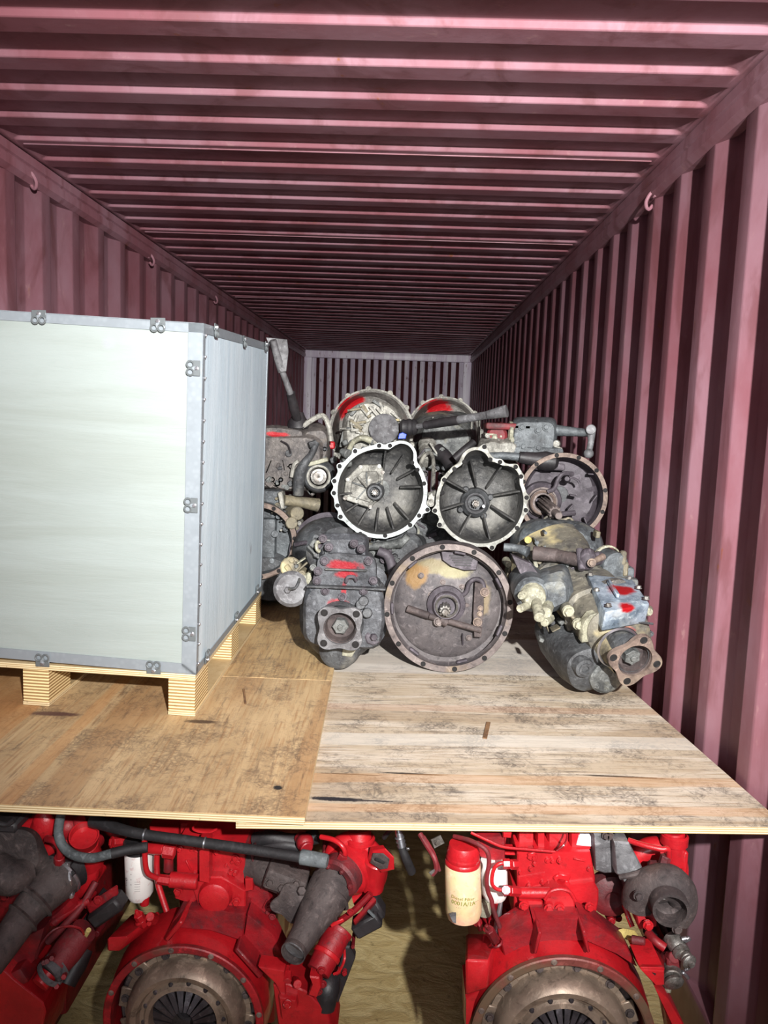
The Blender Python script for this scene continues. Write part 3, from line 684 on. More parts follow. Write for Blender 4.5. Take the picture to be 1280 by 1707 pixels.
# --- rusty round bell, right
Y = 3.22; cx, cy = 938, 828
T = Thing('gearbox', 'gearbox with round rusty bell rim and splined shaft in a collar, beside the right wall', 'gearbox', P(cx, 900, Y), 'gearboxes stacked in the container')
HL = [(a*math.pi/6+.2, 0) for a in range(12)]
c0 = T.p(cx, cy, Y); ax = V((-.10, -1, .02))
hs, fl, (u, v, w, dd, R) = bell(T, c0, [(0, 0, S(73, Y))], .13, ax, 0, 'rust_rim', 'dark2', 'dark', .9, .02, HL, .7, .2, 0, body=.18)
cb = T.p(903, 836, Y+.08)
T.add('bearing_retainer', 'dark2', MB().lathe([(.085, -.03), (.08, .0), (.055, .02), (.048, .03)], cb, w, 32))
cl = T.add('release_bearing', 'brown_rim', MB().lathe([(.03, -.02), (.056, .0), (.062, .004), (.062, .014), (.05, .018), (.05, .026), (.056, .03), (.054, .046), (.044, .05), (.034, .05), (.03, .03)], cb+w*.02, w, 36))
T.add('bearing_ring', 'rust_rim', MB().lathe([(.048, .0), (.052, .004), (.048, .008), (.042, .004)], cb+w*.072, w, 32, True), parent=cl)
sa = (T.p(934, 862, Y-.22)-cb).normalized()
spline_shaft(T, cb+sa*.02, sa, .026, .2, 'brown_rim', 10)
T.add('release_fork', 'dark2', MB().tube([T.p(955, 790, Y+.02), T.p(938, 790, Y), T.p(930, 800, Y), T.p(924, 814, Y-.01), T.p(912, 820, Y-.01)], .009, 8).tube([T.p(905, 862, Y-.02), T.p(925, 858, Y), T.p(958, 855, Y+.03)], .011, 8))
T.add('fork_pivot', 'dark2', MB().cyl(T.p(945, 800, Y+.05), T.p(945, 798, Y-.005), .014, .01).tube([T.p(950, 795, Y), T.p(962, 800, Y), T.p(966, 806, Y)], .005, 6))
T.add('inspection_pad', 'dark2', MB().box(T.p(915, 778, Y+.085), (.13, .03, .02), u, v, w, bev=.008))
for k, (x, y) in enumerate(((985, 790), (990, 830), (975, 868), (955, 826), (950, 845))): T.add('rib', 'dark2', MB().box(T.p(x, y, Y+.06), (.03, .006, .05), u*math.cos(k)+v*math.sin(k), (u*math.cos(k)+v*math.sin(k)).cross(w), w, bev=.002))
# --- round greasy bell in the front row
Y = 2.64; cx, cy = 748, 1003
gb = G(748, 1110, ZR)
T = Thing('gearbox', 'gearbox with large round greasy brown bell standing on the pale plywood', 'gearbox', V((P(cx, cy, Y).x, Y+.05, ZR)), 'gearboxes stacked in the container')
HL = [(a*math.pi/6+.14, 0) for a in range(12)]
ax = V((.0, -1, .07)); Rr = (P(cx, cy, Y).z-ZR)*1.0
Rr = min(S(110, Y), Rr*1.02); c0 = T.p(cx, cy, Y); c0 = V((c0.x, c0.y, Rr+.002))
T.iron = 1
M['dish'] = grimy('greasy_dish_with_yellow_mud', (90, 84, 84), (64, 60, 62), (96, 84, 84), .58, .72, .55, .15, .6, 8, splotch=[(tuple(c0+V((-.05, 0, .13))), (.085, .3, .028), (116, 106, 80)), (tuple(c0+V((-.11, 0, .09))), (.04, .3, .05), (124, 96, 58)), (tuple(c0+V((.03, 0, .12))), (.07, .3, .03), (126, 120, 90)), (tuple(c0+V((.12, 0, .04))), (.03, .3, .08), (120, 106, 84))])
hs, fl, (u, v, w, dd, R) = bell(T, c0, [(0, 0, Rr)], .085, ax, 0, 'brown_rim', 'dish', 'dark', .905, .02, HL, .84, .25, 0, dish=.15, body=.25, body_mat='dark')
q = lambda x, y, d=0: c0+u*S(x-cx, Y)-v*S(y-cy, Y)+dd*d
T.add('dished_wall', 'dish', MB().lathe([(R*.84, 0), (R*.76, .014), (R*.5, .018), (R*.3, .03), (R*.22, .036), (R*.15, .036)], q(cx, cy, .078), w, 64))
T.add('bearing_retainer', 'dark2', MB().lathe([(.068, 0), (.066, .012), (.05, .02), (.048, .034), (.044, .04), (.038, .04), (.034, .02), (0, .016)], q(745, 1000, .045), w, 36))
T.add('seal_ring', 'steel', MB().lathe([(.036, .0), (.04, .004), (.036, .008), (.032, .004)], q(745, 1000, .005), w, 32, True))
spline_shaft(T, q(743, 1003, .04), (V((-.04, -1, .0))).normalized(), .02, .07, 'steel', 10)
T.add('fork_shaft', 'iron', MB().cyl(q(678, 1009, .04), q(716, 1020, .03), .013, n=14).cyl(q(716, 1020, .03), q(806, 1040, .02), .011, n=14).cyl(q(735, 1024, .02), q(748, 1030, .02), .015, n=12))
T.add('bolt', 'brown_rim', MB().bolt(q(732, 1028, .018), w, .012, .01))
T.add('mount_plate', 'iron', MB().prism([(.0, .09), (.03, .085), (.035, .0), (.03, -.1), (.006, -.1), (-.002, -.02)], q(792, 1003, .03), u, v, w, -.02, .008, .002))
for x, y, r in ((809, 974, .015), (799, 1026, .015), (803, 1002, .009), (802, 1012, .009)): T.add('bolt', 'rust_rim', MB().bolt(q(x, y, .02), w, r*.8, .008))
T.add('fluid_pipe', 'dark2', MB().tube([q(762, 980, .05), q(772, 982, .04), q(779, 975, .035), q(782, 962, .03), q(790, 954, .03), q(800, 954, .03), q(806, 960, .03), q(808, 968, .03)], .0085, 10))
gr = T.add('vent_frame', 'dark2', MB().prism([(-.065, .03), (.04, .025), (.065, .005), (.06, -.03), (.02, -.035), (-.03, -.022), (-.06, 0)], q(765, 923, .055), u, v, w, -.01, .012, .003))
for k in range(5): T.add('vent_slat', 'black', MB().box(q(768+k*.8, 915+k*4, .044), (.085-.008*k, .005, .006), u, v, w, bev=.001), parent=gr)
for x, y in ((700, 952), (738, 962), (771, 969), (718, 985), (781, 1000), (777, 1035), (787, 1057)): T.bolts([q(x, y, .052)], w, 'brown_rim', .008, .007)
T.add('rib', 'dark2', MB().solid([q(774, 1050, .06), q(777, 1050, .06), q(779, 1072, .06), q(776, 1072, .06), q(774, 1052, .03), q(775, 1052, .03), q(777, 1070, .05), q(776, 1070, .05)], .001))
for k in range(7):
    a = .5+k*.9; T.add('rim_tab', 'dark2', MB().box(c0+(u*math.cos(a)+v*math.sin(a))*R*.87+dd*.022, (.01, .04, .02), u*math.cos(a)+v*math.sin(a), v*math.cos(a)-u*math.sin(a), w, bev=.003))
# --- dark gearbox with square output flange, front row left
Y = 2.56
fb = G(568, 1108, ZL)
T = Thing('gearbox', 'upright dark oily gearbox with square flange and red spray, left of the round brown bell', 'gearbox', V((fb.x, Y+.1, ZL)), 'gearboxes stacked in the container')
L = T.p; U, Vv, W = V((1, 0, 0)), V((0, 0, 1)), V((0, -1, 0))
M['dark_spray'] = grimy('dark_casting_red_spray', (80, 82, 86), (50, 51, 55), (100, 98, 96), .6, .75, .5, .1, .9, 13, sprays=[(L(576, 944, Y), (.06, .2, .02)), (L(578, 958, Y), (.042, .2, .016)), (L(568, 1008, Y), (.038, .2, .025)), (L(573, 985, Y), (.012, .2, .035))], spray_col=(140, 20, 32))
zt = L(575, 930, Y).z
T.add('gear_case', 'dark_spray', case_loft([(L(573, 1030, Y+.0), .125, .098, 5, 0), (L(573, 1026, Y+.015), .136, .112, 5, 0), (L(573, 1014, Y+.16), .14, .13, 5, 0), (L(573, 1008, Y+.17), .155, .15, 5, 0), (L(573, 1008, Y+.2), .155, .15, 5, 0), (L(573, 1010, Y+.21), .14, .13, 5, 0), (L(573, 1000, Y+.40), .14, .13, 4, 0)], U, Vv, -W, .006, 5))
T.add('case_cover', 'dark_spray', case_loft([(L(577, 968, Y+.005), .088, .075, 6, 0), (L(577, 966, Y+.0), .098, .085, 6, 0), (L(577, 963, Y+.09), .104, .09, 6, 0), (L(577, 958, Y+.3), .104, .095, 6, 0)], U, Vv, -W, .004, 9))
T.add('shift_tower', 'dark_spray', case_loft([(L(572, 922, Y+.03), .072, .045, 5, 0), (L(572, 918, Y+.05), .082, .058, 5, 0), (L(574, 915, Y+.2), .088, .06, 5, 0)], U, Vv, -W, .006, 2))
T.add('shift_tower_top', 'dark', case_loft([(L(562, 900, Y+.08), .03, .02, 3, .2), (L(562, 893, Y+.1), .04, .03, 3, .2), (L(566, 893, Y+.2), .05, .03, 3, .2)], U, Vv, -W, .008, 2))
T.add('joint_band', 'dark', MB().box(L(577, 979, Y-.006), (.262, .03, .008), U, W, Vv, bev=.002))
T.add('joint_band', 'alu_dark', MB().box(L(577, 950, Y-.008), (.14, .012, .006), U, W, Vv, bev=.002))
T.add('sump', 'dark', case_loft([(L(566, 1066, Y+.02), .075, .068, 2.4, 0), (L(566, 1064, Y+.04), .09, .082, 2.4, 0), (L(566, 1058, Y+.16), .115, .08, 2.6, 0), (L(566, 1050, Y+.3), .12, .066, 2.6, 0)], U, Vv, -W, .005, 7))
T.add('rear_bearing_cap', 'dark', MB().lathe([(.0, .05), (.05, .05), (.066, .04), (.075, 0), (.08, -.05)], L(566, 1078, Y+.055), W, 32))
T.add('dust_patch', 'cream', MB().prism([(-.02, -.015), (-.018, .012), (.0, .02), (.022, .03), (.026, .005), (.012, -.02)], L(580, 1086, Y+.003), U, Vv, W, -.02, .0015, .002))
out_flange(T, L(567, 1046, Y-.07), V((0, -1, -.08)), S(47, Y-.07), 0, 'iron_grey', .62, .035)
T.add('flange_neck', 'dark', MB().lathe([(.09, -.05), (.082, -.01), (.07, .03)], L(567, 1040, Y), W, 32))
for p_ in ((601, 1008), (612, 1022), (606, 1002)): T.add('boss', 'dark', MB().cyl(L(p_[0], p_[1], Y+.05), L(p_[0], p_[1], Y-.03), .022, .016, 12))
T.add('plug_boss', 'dark2', MB().cyl(L(612, 1058, Y+.12), L(622, 1062, Y), .034, .028, 8).cyl(L(622, 1062, Y), L(624, 1063, Y-.015), .014, .012, 6))
for p_ in ((633, 978), (633, 1002)): T.add('side_plug', 'dark', MB().cyl(L(p_[0]-14, p_[1], Y+.09), L(p_[0]+5, p_[1], Y+.07), .018, .014, 12))
for x, y in ((530, 952), (541, 935), (614, 935), (528, 968), (622, 968), (542, 985), (606, 985), (571, 995), (538, 898), (590, 906), (602, 915), (548, 912)): T.add('bolt', 'dark2', MB().bolt(L(x, y, Y-.012), W, .009, .009).cyl(L(x, y, Y+.05), L(x, y, Y-.010), .015, n=10))
T.add('lifting_eye', 'dark2', MB().tube([L(577, 970, Y-.01), L(580, 962, Y-.018), L(590, 962, Y-.018), L(594, 968, Y-.01)], .006, 8))
T.add('side_bracket', 'dark', case_loft([(L(527, 905, Y+.05), .012, .03, 3, 0), (L(527, 915, Y+.07), .03, .06, 3, 0), (L(530, 925, Y+.16), .035, .06, 3, 0)], U, Vv, -W, .01, 6))
T.add('vent_hook', 'cream', MB().tube([L(534, 903, Y-.0), L(528, 905, Y-.01), L(528, 915, Y-.012), L(533, 920, Y-.01)], .006, 8))
lumps(T, 16, (520, 900, 545, 1000), Y+.02, ['dark', 'dark2', 'alu_dark'], 4, .006, .016)
lumps(T, 10, (610, 960, 632, 1050), Y+.03, ['dark', 'dark2'], 5, .008, .018)
cn = T.add('air_cylinder', 'iron_grey', MB().cyl(L(492, 978, Y+.24), L(485, 982, Y+.06), .06, .062, 32, .012).cyl(L(480, 983, Y+.07), L(479, 984, Y+.045), .014, .011, 6))
T.add('cylinder_pipe', 'dark', MB().tube([L(500, 955, Y+.12), L(498, 970, Y+.05), L(492, 980, Y+.04), L(481, 982, Y+.045)], .005, 8), parent=cn)
T.add('cylinder_head', 'tan', MB().cyl(L(487, 950, Y+.2), L(484, 945, Y+.1), .042, .036, 14).cyl(L(490, 938, Y+.15), L(486, 934, Y+.1), .014, .01, 6), parent=cn)
T.add('cylinder_mount', 'cream', MB().box(L(508, 970, Y+.13), (.05, .1, .07), U, W, Vv, bev=.01).box(L(516, 985, Y+.1), (.02, .06, .14), U, W, Vv, bev=.006), parent=cn)
lumps(T, 7, (478, 935, 512, 960), Y+.09, ['tan', 'cream', 'alu_dark'], 9, .006, .013, .05)
# --- muddy long gearbox leaning at the right
T = Thing('gearbox', 'long muddy grey gearbox with silver cover, lying next to the right wall', 'gearbox', G(985, 1150, ZR)+V((0, .12, 0)), 'gearboxes stacked in the container')
L = T.p; YR, YBk = 2.42, 2.98
A0, A1 = L(1035, 1068, YR), L(925, 950, YBk); dv = (A1-A0).normalized(); u, v, w = frame(-dv, .42); L0_ = (A1-A0).length
M['tan_spray'] = grimy('muddy_casting_red_spray', (110, 106, 94), (74, 72, 70), (184, 170, 128), .5, .62, .6, .12, .9, 9, sprays=[(L(1040, 1052, YR), (.035, .1, .03))], spray_col=(170, 34, 60))
T.add('gear_case', 'tan_spray', case_loft([(A0-dv*.02, .07, .1, 3, 0), (A0, .098, .125, 3.5, 0), (A0+dv*.12, .11, .125, 4, 0), (A0+dv*.13, .122, .137, 4, 0), (A0+dv*.15, .122, .137, 4, 0), (A0+dv*.16, .11, .125, 4, 0), (A0+dv*.36, .112, .13, 4, 0), (A0+dv*.38, .13, .145, 4, 0), (A0+dv*.40, .13, .145, 4, 0), (A0+dv*.41, .12, .135, 4, 0), (A0+dv*.6, .16, .17, 3, 0)], u, v, -w, .007, 11))
T.add('lower_case', 'dark', case_loft([(L(985, 1120, YR-.02), .045, .05, 2.4, 0), (L(982, 1116, YR+.0), .07, .075, 2.4, 0), (L(968, 1096, YR+.1), .088, .092, 2.6, 0), (L(935, 1055, YR+.28), .09, .095, 3, 0)], u, v, -w, .006, 13))
T.add('bearing_cap', 'alu_dark', MB().lathe([(0, .03), (.045, .03), (.055, .022), (.06, 0), (.064, -.04)], L(1007, 1124, YR+.005), w, 28))
T.add('drain_plug', 'dark', MB().lathe([(.034, -.03), (.03, .0), (.02, .002), (.02, .006), (.012, .006), (.01, .0), (0, .0)], L(975, 1115, YR-.045), w, 20))
T.add('output_neck', 'tan', MB().lathe([(.1, -.09), (.085, -.02), (.07, .02), (.062, .1)], L(1028, 1075, YR-.0), w, 32))
ff = L(1056, 1098, YR-.12)
out_flange(T, ff, V((.18, -1, -.28)), S(50, YR-.12), .62, 'rust_rim', .6, .03, bore='hole')
T.add('neck_seal', 'chrome', MB().lathe([(.064, 0), (.068, .004), (.064, .01), (.06, .006)], L(1030, 1079, YR-.085), w, 32, True))
# silver top cover with red spray
cc_ = [L(984, 962, 2.78), L(1070, 985, 2.62), L(1085, 1013, 2.47), L(1015, 1010, 2.47), ]
tp = [L(978, 956, 2.60), L(1054, 964, 2.56), L(1084, 1006, 2.36), L(1008, 1020, 2.31)]
dn = [p_+V((.0, .03, -.07)) for p_ in tp]
M['silver_spray'] = grimy('blue_silver_cover_red_spray', (168, 182, 196), (104, 118, 132), (196, 200, 200), .56, .7, .42, .4, .6, 11, sprays=[(L(1036, 982, 2.46), (.04, .05, .02)), (L(1046, 1014, 2.35), (.028, .05, .018))], spray_col=(170, 20, 28))
T.add('top_cover', 'silver_spray', MB().solid([dn[3], dn[2], dn[1], dn[0], tp[3], tp[2], tp[1], tp[0]], .008))
for x, y, yy in ((984, 962, 2.58), (1048, 968, 2.55), (1077, 1002, 2.37), (1014, 1014, 2.33), (994, 988, 2.46), (1064, 984, 2.46)): T.bolts([L(x, y, yy)+V((0, 0, .006))], V((0, 0, 1)), 'steel', .008, .008)
T.add('cover_rib', 'silver_spray', MB().box(L(1022, 983, 2.455)+V((0, 0, .004)), (.12, .012, .014), (tp[2]-tp[1]).normalized(), V((1, 0, 0)), V((0, 0, 1)), bev=.003))
for x, y in ((1053, 1020), (1066, 1021), (1081, 1020)): T.add('cover_bolt', 'cream', MB().cyl(L(x, y-4, YR+.08), L(x, y, YR+.0), .014, .013, 12).bolt(L(x, y, YR), w, .009, .008))
T.add('case_joint', 'dark', MB().tube([L(980, 1008, 2.5), L(1020, 1031, 2.4), L(1060, 1036, 2.38), L(1088, 1040, 2.4)], .004, 6))
T.add('mud_patch', 'cream', MB().prism([(-.05, -.03), (-.03, .03), (.0, .05), (.05, .045), (.03, .0), (.0, -.045)], L(990, 1048, YR-.02), u, v, w, -.03, .002, .002))
# bolts, strap and pods
for x, y in ((947, 1019), (964, 1040)): T.add('bolt', 'cream', MB().cyl(L(x-5, y-8, 2.56), L(x, y, 2.42), .021, .019, 14).bolt(L(x, y, 2.42), w, .014, .012))
T.add('bolt_strap', 'tan', MB().box((L(947, 1019, 2.45)+L(964, 1040, 2.45))/2, (.075, .02, .02), (L(964, 1040, 2.45)-L(947, 1019, 2.45)).normalized(), w, V((0, 0, 1)), bev=.004))
pod = T.add('servo_body', 'blue_grey', MB().cyl(L(876, 968, 2.72), L(888, 992, 2.5), .062, .058, 28, .012))
T.add('servo_cap', 'cream', MB().cyl(L(885, 988, 2.53), L(892, 997, 2.46), .045, .036, 14).cyl(L(889, 1005, 2.5), L(866, 1015, 2.43), .013, .013, 10).cyl(L(893, 1000, 2.48), L(899, 1030, 2.38), .017, .017, 12).cyl(L(874, 990, 2.47), L(868, 994, 2.44), .016, .012, 8), parent=pod)
T.add('servo_fittings', 'cream', MB().cyl(L(913, 1010, 2.5), L(910, 1022, 2.42), .02, .018, 8).cyl(L(918, 1030, 2.48), L(907, 1038, 2.42), .014, .014, 8).cyl(L(904, 1012, 2.5), L(899, 1024, 2.39), .014, .016, 6), parent=pod)
T.add('valve_plate', 'dark2', MB().prism([(-.09, .03), (-.02, .035), (.1, -.03), (.06, -.05), (-.04, -.01)], L(885, 958, 2.6), V((.9, 0, -.42)).normalized(), V((.42, 0, .9)).normalized(), W, -.03, .01, .002))
T.add('pod_bracket', 'blue_grey', case_loft([(L(925, 990, 2.5), .035, .04, 4, .3), (L(925, 985, 2.53), .05, .06, 4, .3), (L(925, 975, 2.7), .06, .07, 4, .3)], U, Vv, -W, .01, 6))
# shift shaft across the top
T.add('shift_tube', 'iron', MB().cyl(L(928, 926, 2.72), L(975, 936, 2.64), .022, .022, 18).cyl(L(888, 922, 2.74), L(930, 926, 2.72), .026, .024, 18))
T.add('shift_lever', 'blue_grey', MB().tube([L(840, 912, 2.75), L(862, 914, 2.74), L(880, 920, 2.72)], [.015, .014, .02], 12))
T.add('shift_joint', 'dark2', MB().sphere(L(979, 932, 2.64), .03, 14, 9, (1, 1, 1.3)).cyl(L(966, 915, 2.66), L(970, 950, 2.62), .013).cyl(L(972, 936, 2.63), L(1000, 930, 2.68), .022, .024, 14))
T.add('joint_bolt', 'rust_rim', MB().cyl(L(984, 938, 2.6), L(1005, 928, 2.66), .008, .012).bolt(L(986, 938, 2.59), W, .011, .01))
sv = T.add('solenoid_block', 'blue_grey', MB().cyl(L(1004, 935, 2.75), L(1028, 945, 2.66), .052, .048, 24, .006).box(L(1025, 955, 2.72), (.11, .1, .06), bev=.012))
T.add('solenoid_collar', 'cream', MB().lathe([(.05, 0), (.056, .006), (.056, .016), (.05, .02)], L(1008, 934, 2.72), (L(1028, 945, 2.66)-L(1004, 935, 2.75)), 24), parent=sv)
T.add('solenoid_ears', 'tan', MB().box(L(1038, 930, 2.68), (.02, .03, .05), bev=.005).box(L(1041, 948, 2.68), (.02, .03, .05), bev=.005), parent=sv)
T.add('terrace', 'alu_dark', MB().box(L(1018, 968, 2.72), (.15, .16, .05), bev=.012))
# bell end, lying behind
bc = L(930, 922, 3.02)
u2, v2, w2 = frame(V((-.1, -1, .32)), 0)
T.add('bell_housing', 'blue_grey', case_loft([(bc+w2*.10, .10, .08, 3, 0), (bc+w2*.06, .155, .115, 3, 0), (bc, .17, .13, 3, 0), (bc-w2*.06, .185, .145, 3, 0)], u2, v2, -w2, .005, 3))
T.add('bell_flange', 'tan', MB().prism(to_pts(circ_union([(0, -.02, .15), (0, -.02, .168)]+[(.165*math.cos(a), -.02+.165*math.sin(a), .018) for a in (.3, .8, 1.3, 1.8, 2.3, 2.8)], 96, 1)), bc-w2*.05, u2, v2, w2, -.03, .0, .002))
for a in (.3, .8, 1.3, 1.8, 2.3, 2.8): T.add('bolt_hole', 'hole', MB().lathe([(0, .001), (.006, .001), (.008, .002), (.010, 0)], bc-w2*.05+u2*.163*math.cos(a)+v2*(-.02+.163*math.sin(a)), w2, 12))
T.add('brass_plug', 'foam', MB().cyl(L(881, 900, 2.95), L(880, 900, 2.84), .012, .013, 12))
lumps(T, 22, (900, 935, 985, 985), lambda x, y: 2.78-(x-900)*.0016, ['dark', 'alu_dark', 'tan', 'dark2'], 14, .006, .018, .08)
lumps(T, 12, (845, 925, 905, 960), 2.76, ['tan', 'dark', 'cream'], 15, .006, .015, .08)
lumps(T, 14, (900, 1000, 960, 1080), lambda x, y: 2.56-(y-1000)*.001, ['tan', 'dark', 'alu_dark'], 16, .005, .013, .05)
lumps(T, 8, (1060, 1030, 1088, 1080), YR+.04, ['dark', 'alu_dark'], 17, .006, .014, .05)
lumps(T, 8, (870, 885, 1000, 915), 2.86, ['blue_grey', 'tan'], 18, .005, .012, .05)
# ================= back rows
def dome_box(label, cx, cy, r, Y, spray, mat='alu', ribs=14, seed=1, small=.72):
    T = Thing('gearbox', label, 'gearbox', P(cx, cy+r, Y), 'gearboxes stacked in the container'); c = T.p(cx, cy, Y); R = S(r, Y); ax = V((0, -1, .12)); u, v, w = frame(ax, 0)
    m = grimy('aluminium_dome_%d' % seed, (156, 154, 148), (98, 96, 92), (120, 112, 104), .5, .66, .42, .45, .7, 12, sprays=[(T.p(*spray[:2], Y-.12), spray[2])], spray_col=(184, 22, 30))
    T.add('bell_housing', m, MB().lathe([(0, -.06), (R*.97, -.06), (R, -.05), (R, -.035), (R*.95, -.03), (R*.93, 0), (R*.86, .06), (R*small, .13), (R*.55, .15), (0, .16)], c, w, 72), ang=30)
    fl = T.add('flange_rim', 'alu', MB().lathe([(R*.93, -.062), (R*1.05, -.062), (R*1.05, -.046), (R*.93, -.044)], c, w, 72, True))
    for i in range(12):
        a = i*math.pi/6+.1; p_ = c+(u*math.cos(a)+v*math.sin(a))*R*1.04-w*.05
        T.add('bolt_ear', 'alu', MB().cyl(p_-w*.014, p_+w*.008, .015, n=12).lathe([(0, .0095), (.006, .0095), (.008, .0085)], p_, w, 12), parent=fl)
    return T, c, R, u, v, w
T, c, R, u, v, w = dome_box('pale ribbed aluminium gearbox with red-sprayed dome at the back, left of two domes', 618, 717, 68, 3.86, (583, 676, (.08, .3, .07)), seed=1)
L = T.p; Yb = 3.62
fc = L(621, 718, Yb)
T.add('gear_case', 'alu', case_loft([(fc, .12, .12, 2.6, 0), (fc-w*.02, .135, .135, 2.6, 0), (fc-w*.16, .16, .15, 2.4, 0)], u, v, -w, .008, 4))
for k in range(48):
    rnd = random.Random(k+50); a = rnd.uniform(0, 2*math.pi); rr = rnd.uniform(.3, 1.0)*.13; p_ = fc+u*math.cos(a)*rr+v*math.sin(a)*rr; d_ = (u*rnd.uniform(-1, 1)+v*rnd.uniform(-.6, 1)).normalized()
    T.add('cast_rib', rnd.choice(['alu', 'alu', 'alu_dark', 'tan']), MB().box(p_+w*.002, (rnd.uniform(.03, .07), rnd.uniform(.008, .018), rnd.uniform(.034, .055)), d_, w.cross(d_), w, bev=.002))
T.add('round_cover', 'iron_grey', MB().lathe([(0, .02), (.055, .02), (.068, .012), (.072, -.02)], L(640, 715, Yb-.02), w, 40))
T.add('case_seam', 'alu_dark', MB().tube([L(568, 745, Yb+.05), L(575, 715, Yb+.05), L(595, 690, Yb+.04), L(625, 672, Yb+.04)], .008, 8))
T.add('elbow_pipe', 'cream', MB().tube([L(580, 755, Yb-.05), L(588, 738, Yb-.06), L(603, 730, Yb-.07), L(618, 735, Yb-.06)], [.012, .012, .014, .016], 12))
T.add('red_tab', 'red', MB().box(L(553, 742, Yb+.0), (.03, .03, .035), bev=.006))
T.add('blue_cap', 'blue', MB().prism([(-.02, -.014), (-.016, .01), (.0, .016), (.018, .008), (.014, -.012)], L(671, 727, Yb-.08), u, v, w, -.02, .01, .003))
bo = T.add('lever_boot', 'rubber', MB().lathe([(.024, -.04), (.036, -.028), (.033, -.014), (.039, 0), (.034, .012), (.038, .022), (.03, .035), (.016, .04)], L(682, 712, Yb-.06), V((1, -.1, .05)), 28))
gl = T.add('gear_lever', 'iron_grey', MB().cyl(L(688, 712, Yb-.07), L(770, 699.5, Yb-.205), .012, .013).tube([L(764, 700, Yb-.2), L(812, 692, Yb-.27)], [.018, .017], 18).cyl(L(812, 692, Yb-.27), L(845, 685, Yb-.3), .018, .027, 20))
T.add('lever_sleeve', 'black', MB().cyl(L(708, 709, Yb-.11), L(765, 700, Yb-.2), .019, .021, 20), parent=gl)
lumps(T, 20, (575, 735, 690, 775), Yb-.02, ['alu', 'alu_dark', 'tan', 'dark'], 21, .008, .022, .12)
T, c, R, u, v, w = dome_box('aluminium gearbox with bright red spray on its dome, right of two domes', 740, 722, 60, 4.3, (727, 677, (.085, .3, .07)), seed=2)
L = T.p; Yb = 4.05
T.add('gear_case', 'alu_dark', case_loft([(L(740, 745, Yb-.1), .12, .12, 3, 0), (L(740, 742, Yb-.05), .15, .14, 3, 0), (L(740, 735, Yb+.1), .17, .16, 3, 0)], u, v, -w, .01, 4))
for k in range(7): T.add('cast_rib', 'alu', MB().box(L(720+k*13, 722, Yb-.02), (.01, .16, .05), u*.97+v*.2, v, w, bev=.003))
T.add('clutch_servo', 'alu', MB().cyl(L(712, 748, Yb-.16), L(708, 772, Yb-.26), .038, .034, 20, .008).cyl(L(712, 740, Yb-.14), L(712, 750, Yb-.18), .046, .042, 20))
T.add('servo_bracket', 'alu', MB().tube([L(700, 800, Yb-.5), L(702, 770, Yb-.42), L(714, 755, Yb-.36), L(722, 765, Yb-.38), L(722, 815, Yb-.55)], .009, 8))
T.add('servo_boot', 'black', MB().tube([L(728, 752, Yb-.2), L(742, 762, Yb-.24), L(752, 778, Yb-.28)], [.04, .034, .03], 14))
T.add('dark_pipe', 'black', MB().tube([L(758, 765, Yb-.4), L(775, 750, Yb-.4), L(790, 738, Yb-.38)], .02, 12))
lumps(T, 26, (700, 740, 770, 800), Yb-.25, ['alu', 'alu_dark', 'dark', 'dark2'], 23, .007, .022, .12)
# --- blue-grey box with cross shaft, back right
Yb = 3.45
T = Thing('gearbox', 'blue-grey gearbox with cross shaft and crank arm, above the rusty bell', 'gearbox', P(870, 765, Yb), 'gearboxes stacked in the container'); L = T.p
T.add('gear_case', 'blue_grey', case_loft([(L(890, 728, Yb-.02), .085, .062, 6, .02), (L(890, 727, Yb), .098, .072, 6, .02), (L(890, 724, Yb+.2), .105, .08, 6, .02)], U, Vv, -W, .006, 2))
T.add('case_foot', 'blue_grey', MB().box(L(892, 752, Yb+.05), (.22, .16, .04), bev=.012))
T.add('end_collar', 'cream', MB().lathe([(.03, 0), (.045, .004), (.047, .018), (.03, .024)], L(855, 720, Yb+.02), V((-1, 0, 0)), 20).cyl(L(850, 735, Yb), L(858, 733, Yb), .02, n=10))
T.add('cross_shaft', 'blue_grey', MB().tube([L(922, 717, Yb+.02), L(945, 719, Yb+.02), L(984, 722, Yb+.02)], [.026, .022, .016], 16))
T.add('crank_arm', 'iron_grey', MB().tube([L(985, 715, Yb), L(985, 735, Yb), L(981, 755, Yb)], [.022, .014, .014], 10).cyl(L(985, 716, Yb+.03), L(985, 716, Yb-.025), .022).sphere(L(981, 756, Yb-.005), .022))
T.add('end_cover', 'maroon', MB().cyl(L(830, 724, Yb+.15), L(828, 726, Yb-.0), .058, .045, 24, .01).box(L(845, 711, Yb+.05), (.2, .14, .03), bev=.01))
T.add('rear_case', 'alu', case_loft([(L(832, 748, Yb-.03), .07, .03, 3, 0), (L(832, 748, Yb), .09, .045, 3, 0), (L(835, 742, Yb+.2), .1, .09, 3, 0)], U, Vv, -W, .02, 5))
for p_ in ((885, 705, .018), (902, 702, .02), (874, 708, .015)): T.add('boss', 'alu', MB().cyl(L(p_[0], p_[1]+5, Yb+.05), L(p_[0], p_[1]-3, Yb+.05), p_[2]))
for p_ in ((897, 717), (870, 712), (910, 712), (897, 746), (872, 744)): T.bolts([L(*p_, Yb-.028)], W, 'blue_grey', .012, .01)
T.add('bolt_lug', 'alu', MB().cyl(L(927, 740, Yb+.05), L(927, 740, Yb-.02), .02, .016, 10).cyl(L(931, 750, Yb+.05), L(931, 752, Yb-.02), .016, .02, 8))
T.add('cross_lever', 'blue_grey', MB().tube([L(812, 761, Yb-.17), L(840, 760, Yb-.17), L(866, 762, Yb-.17)], .017, 14))
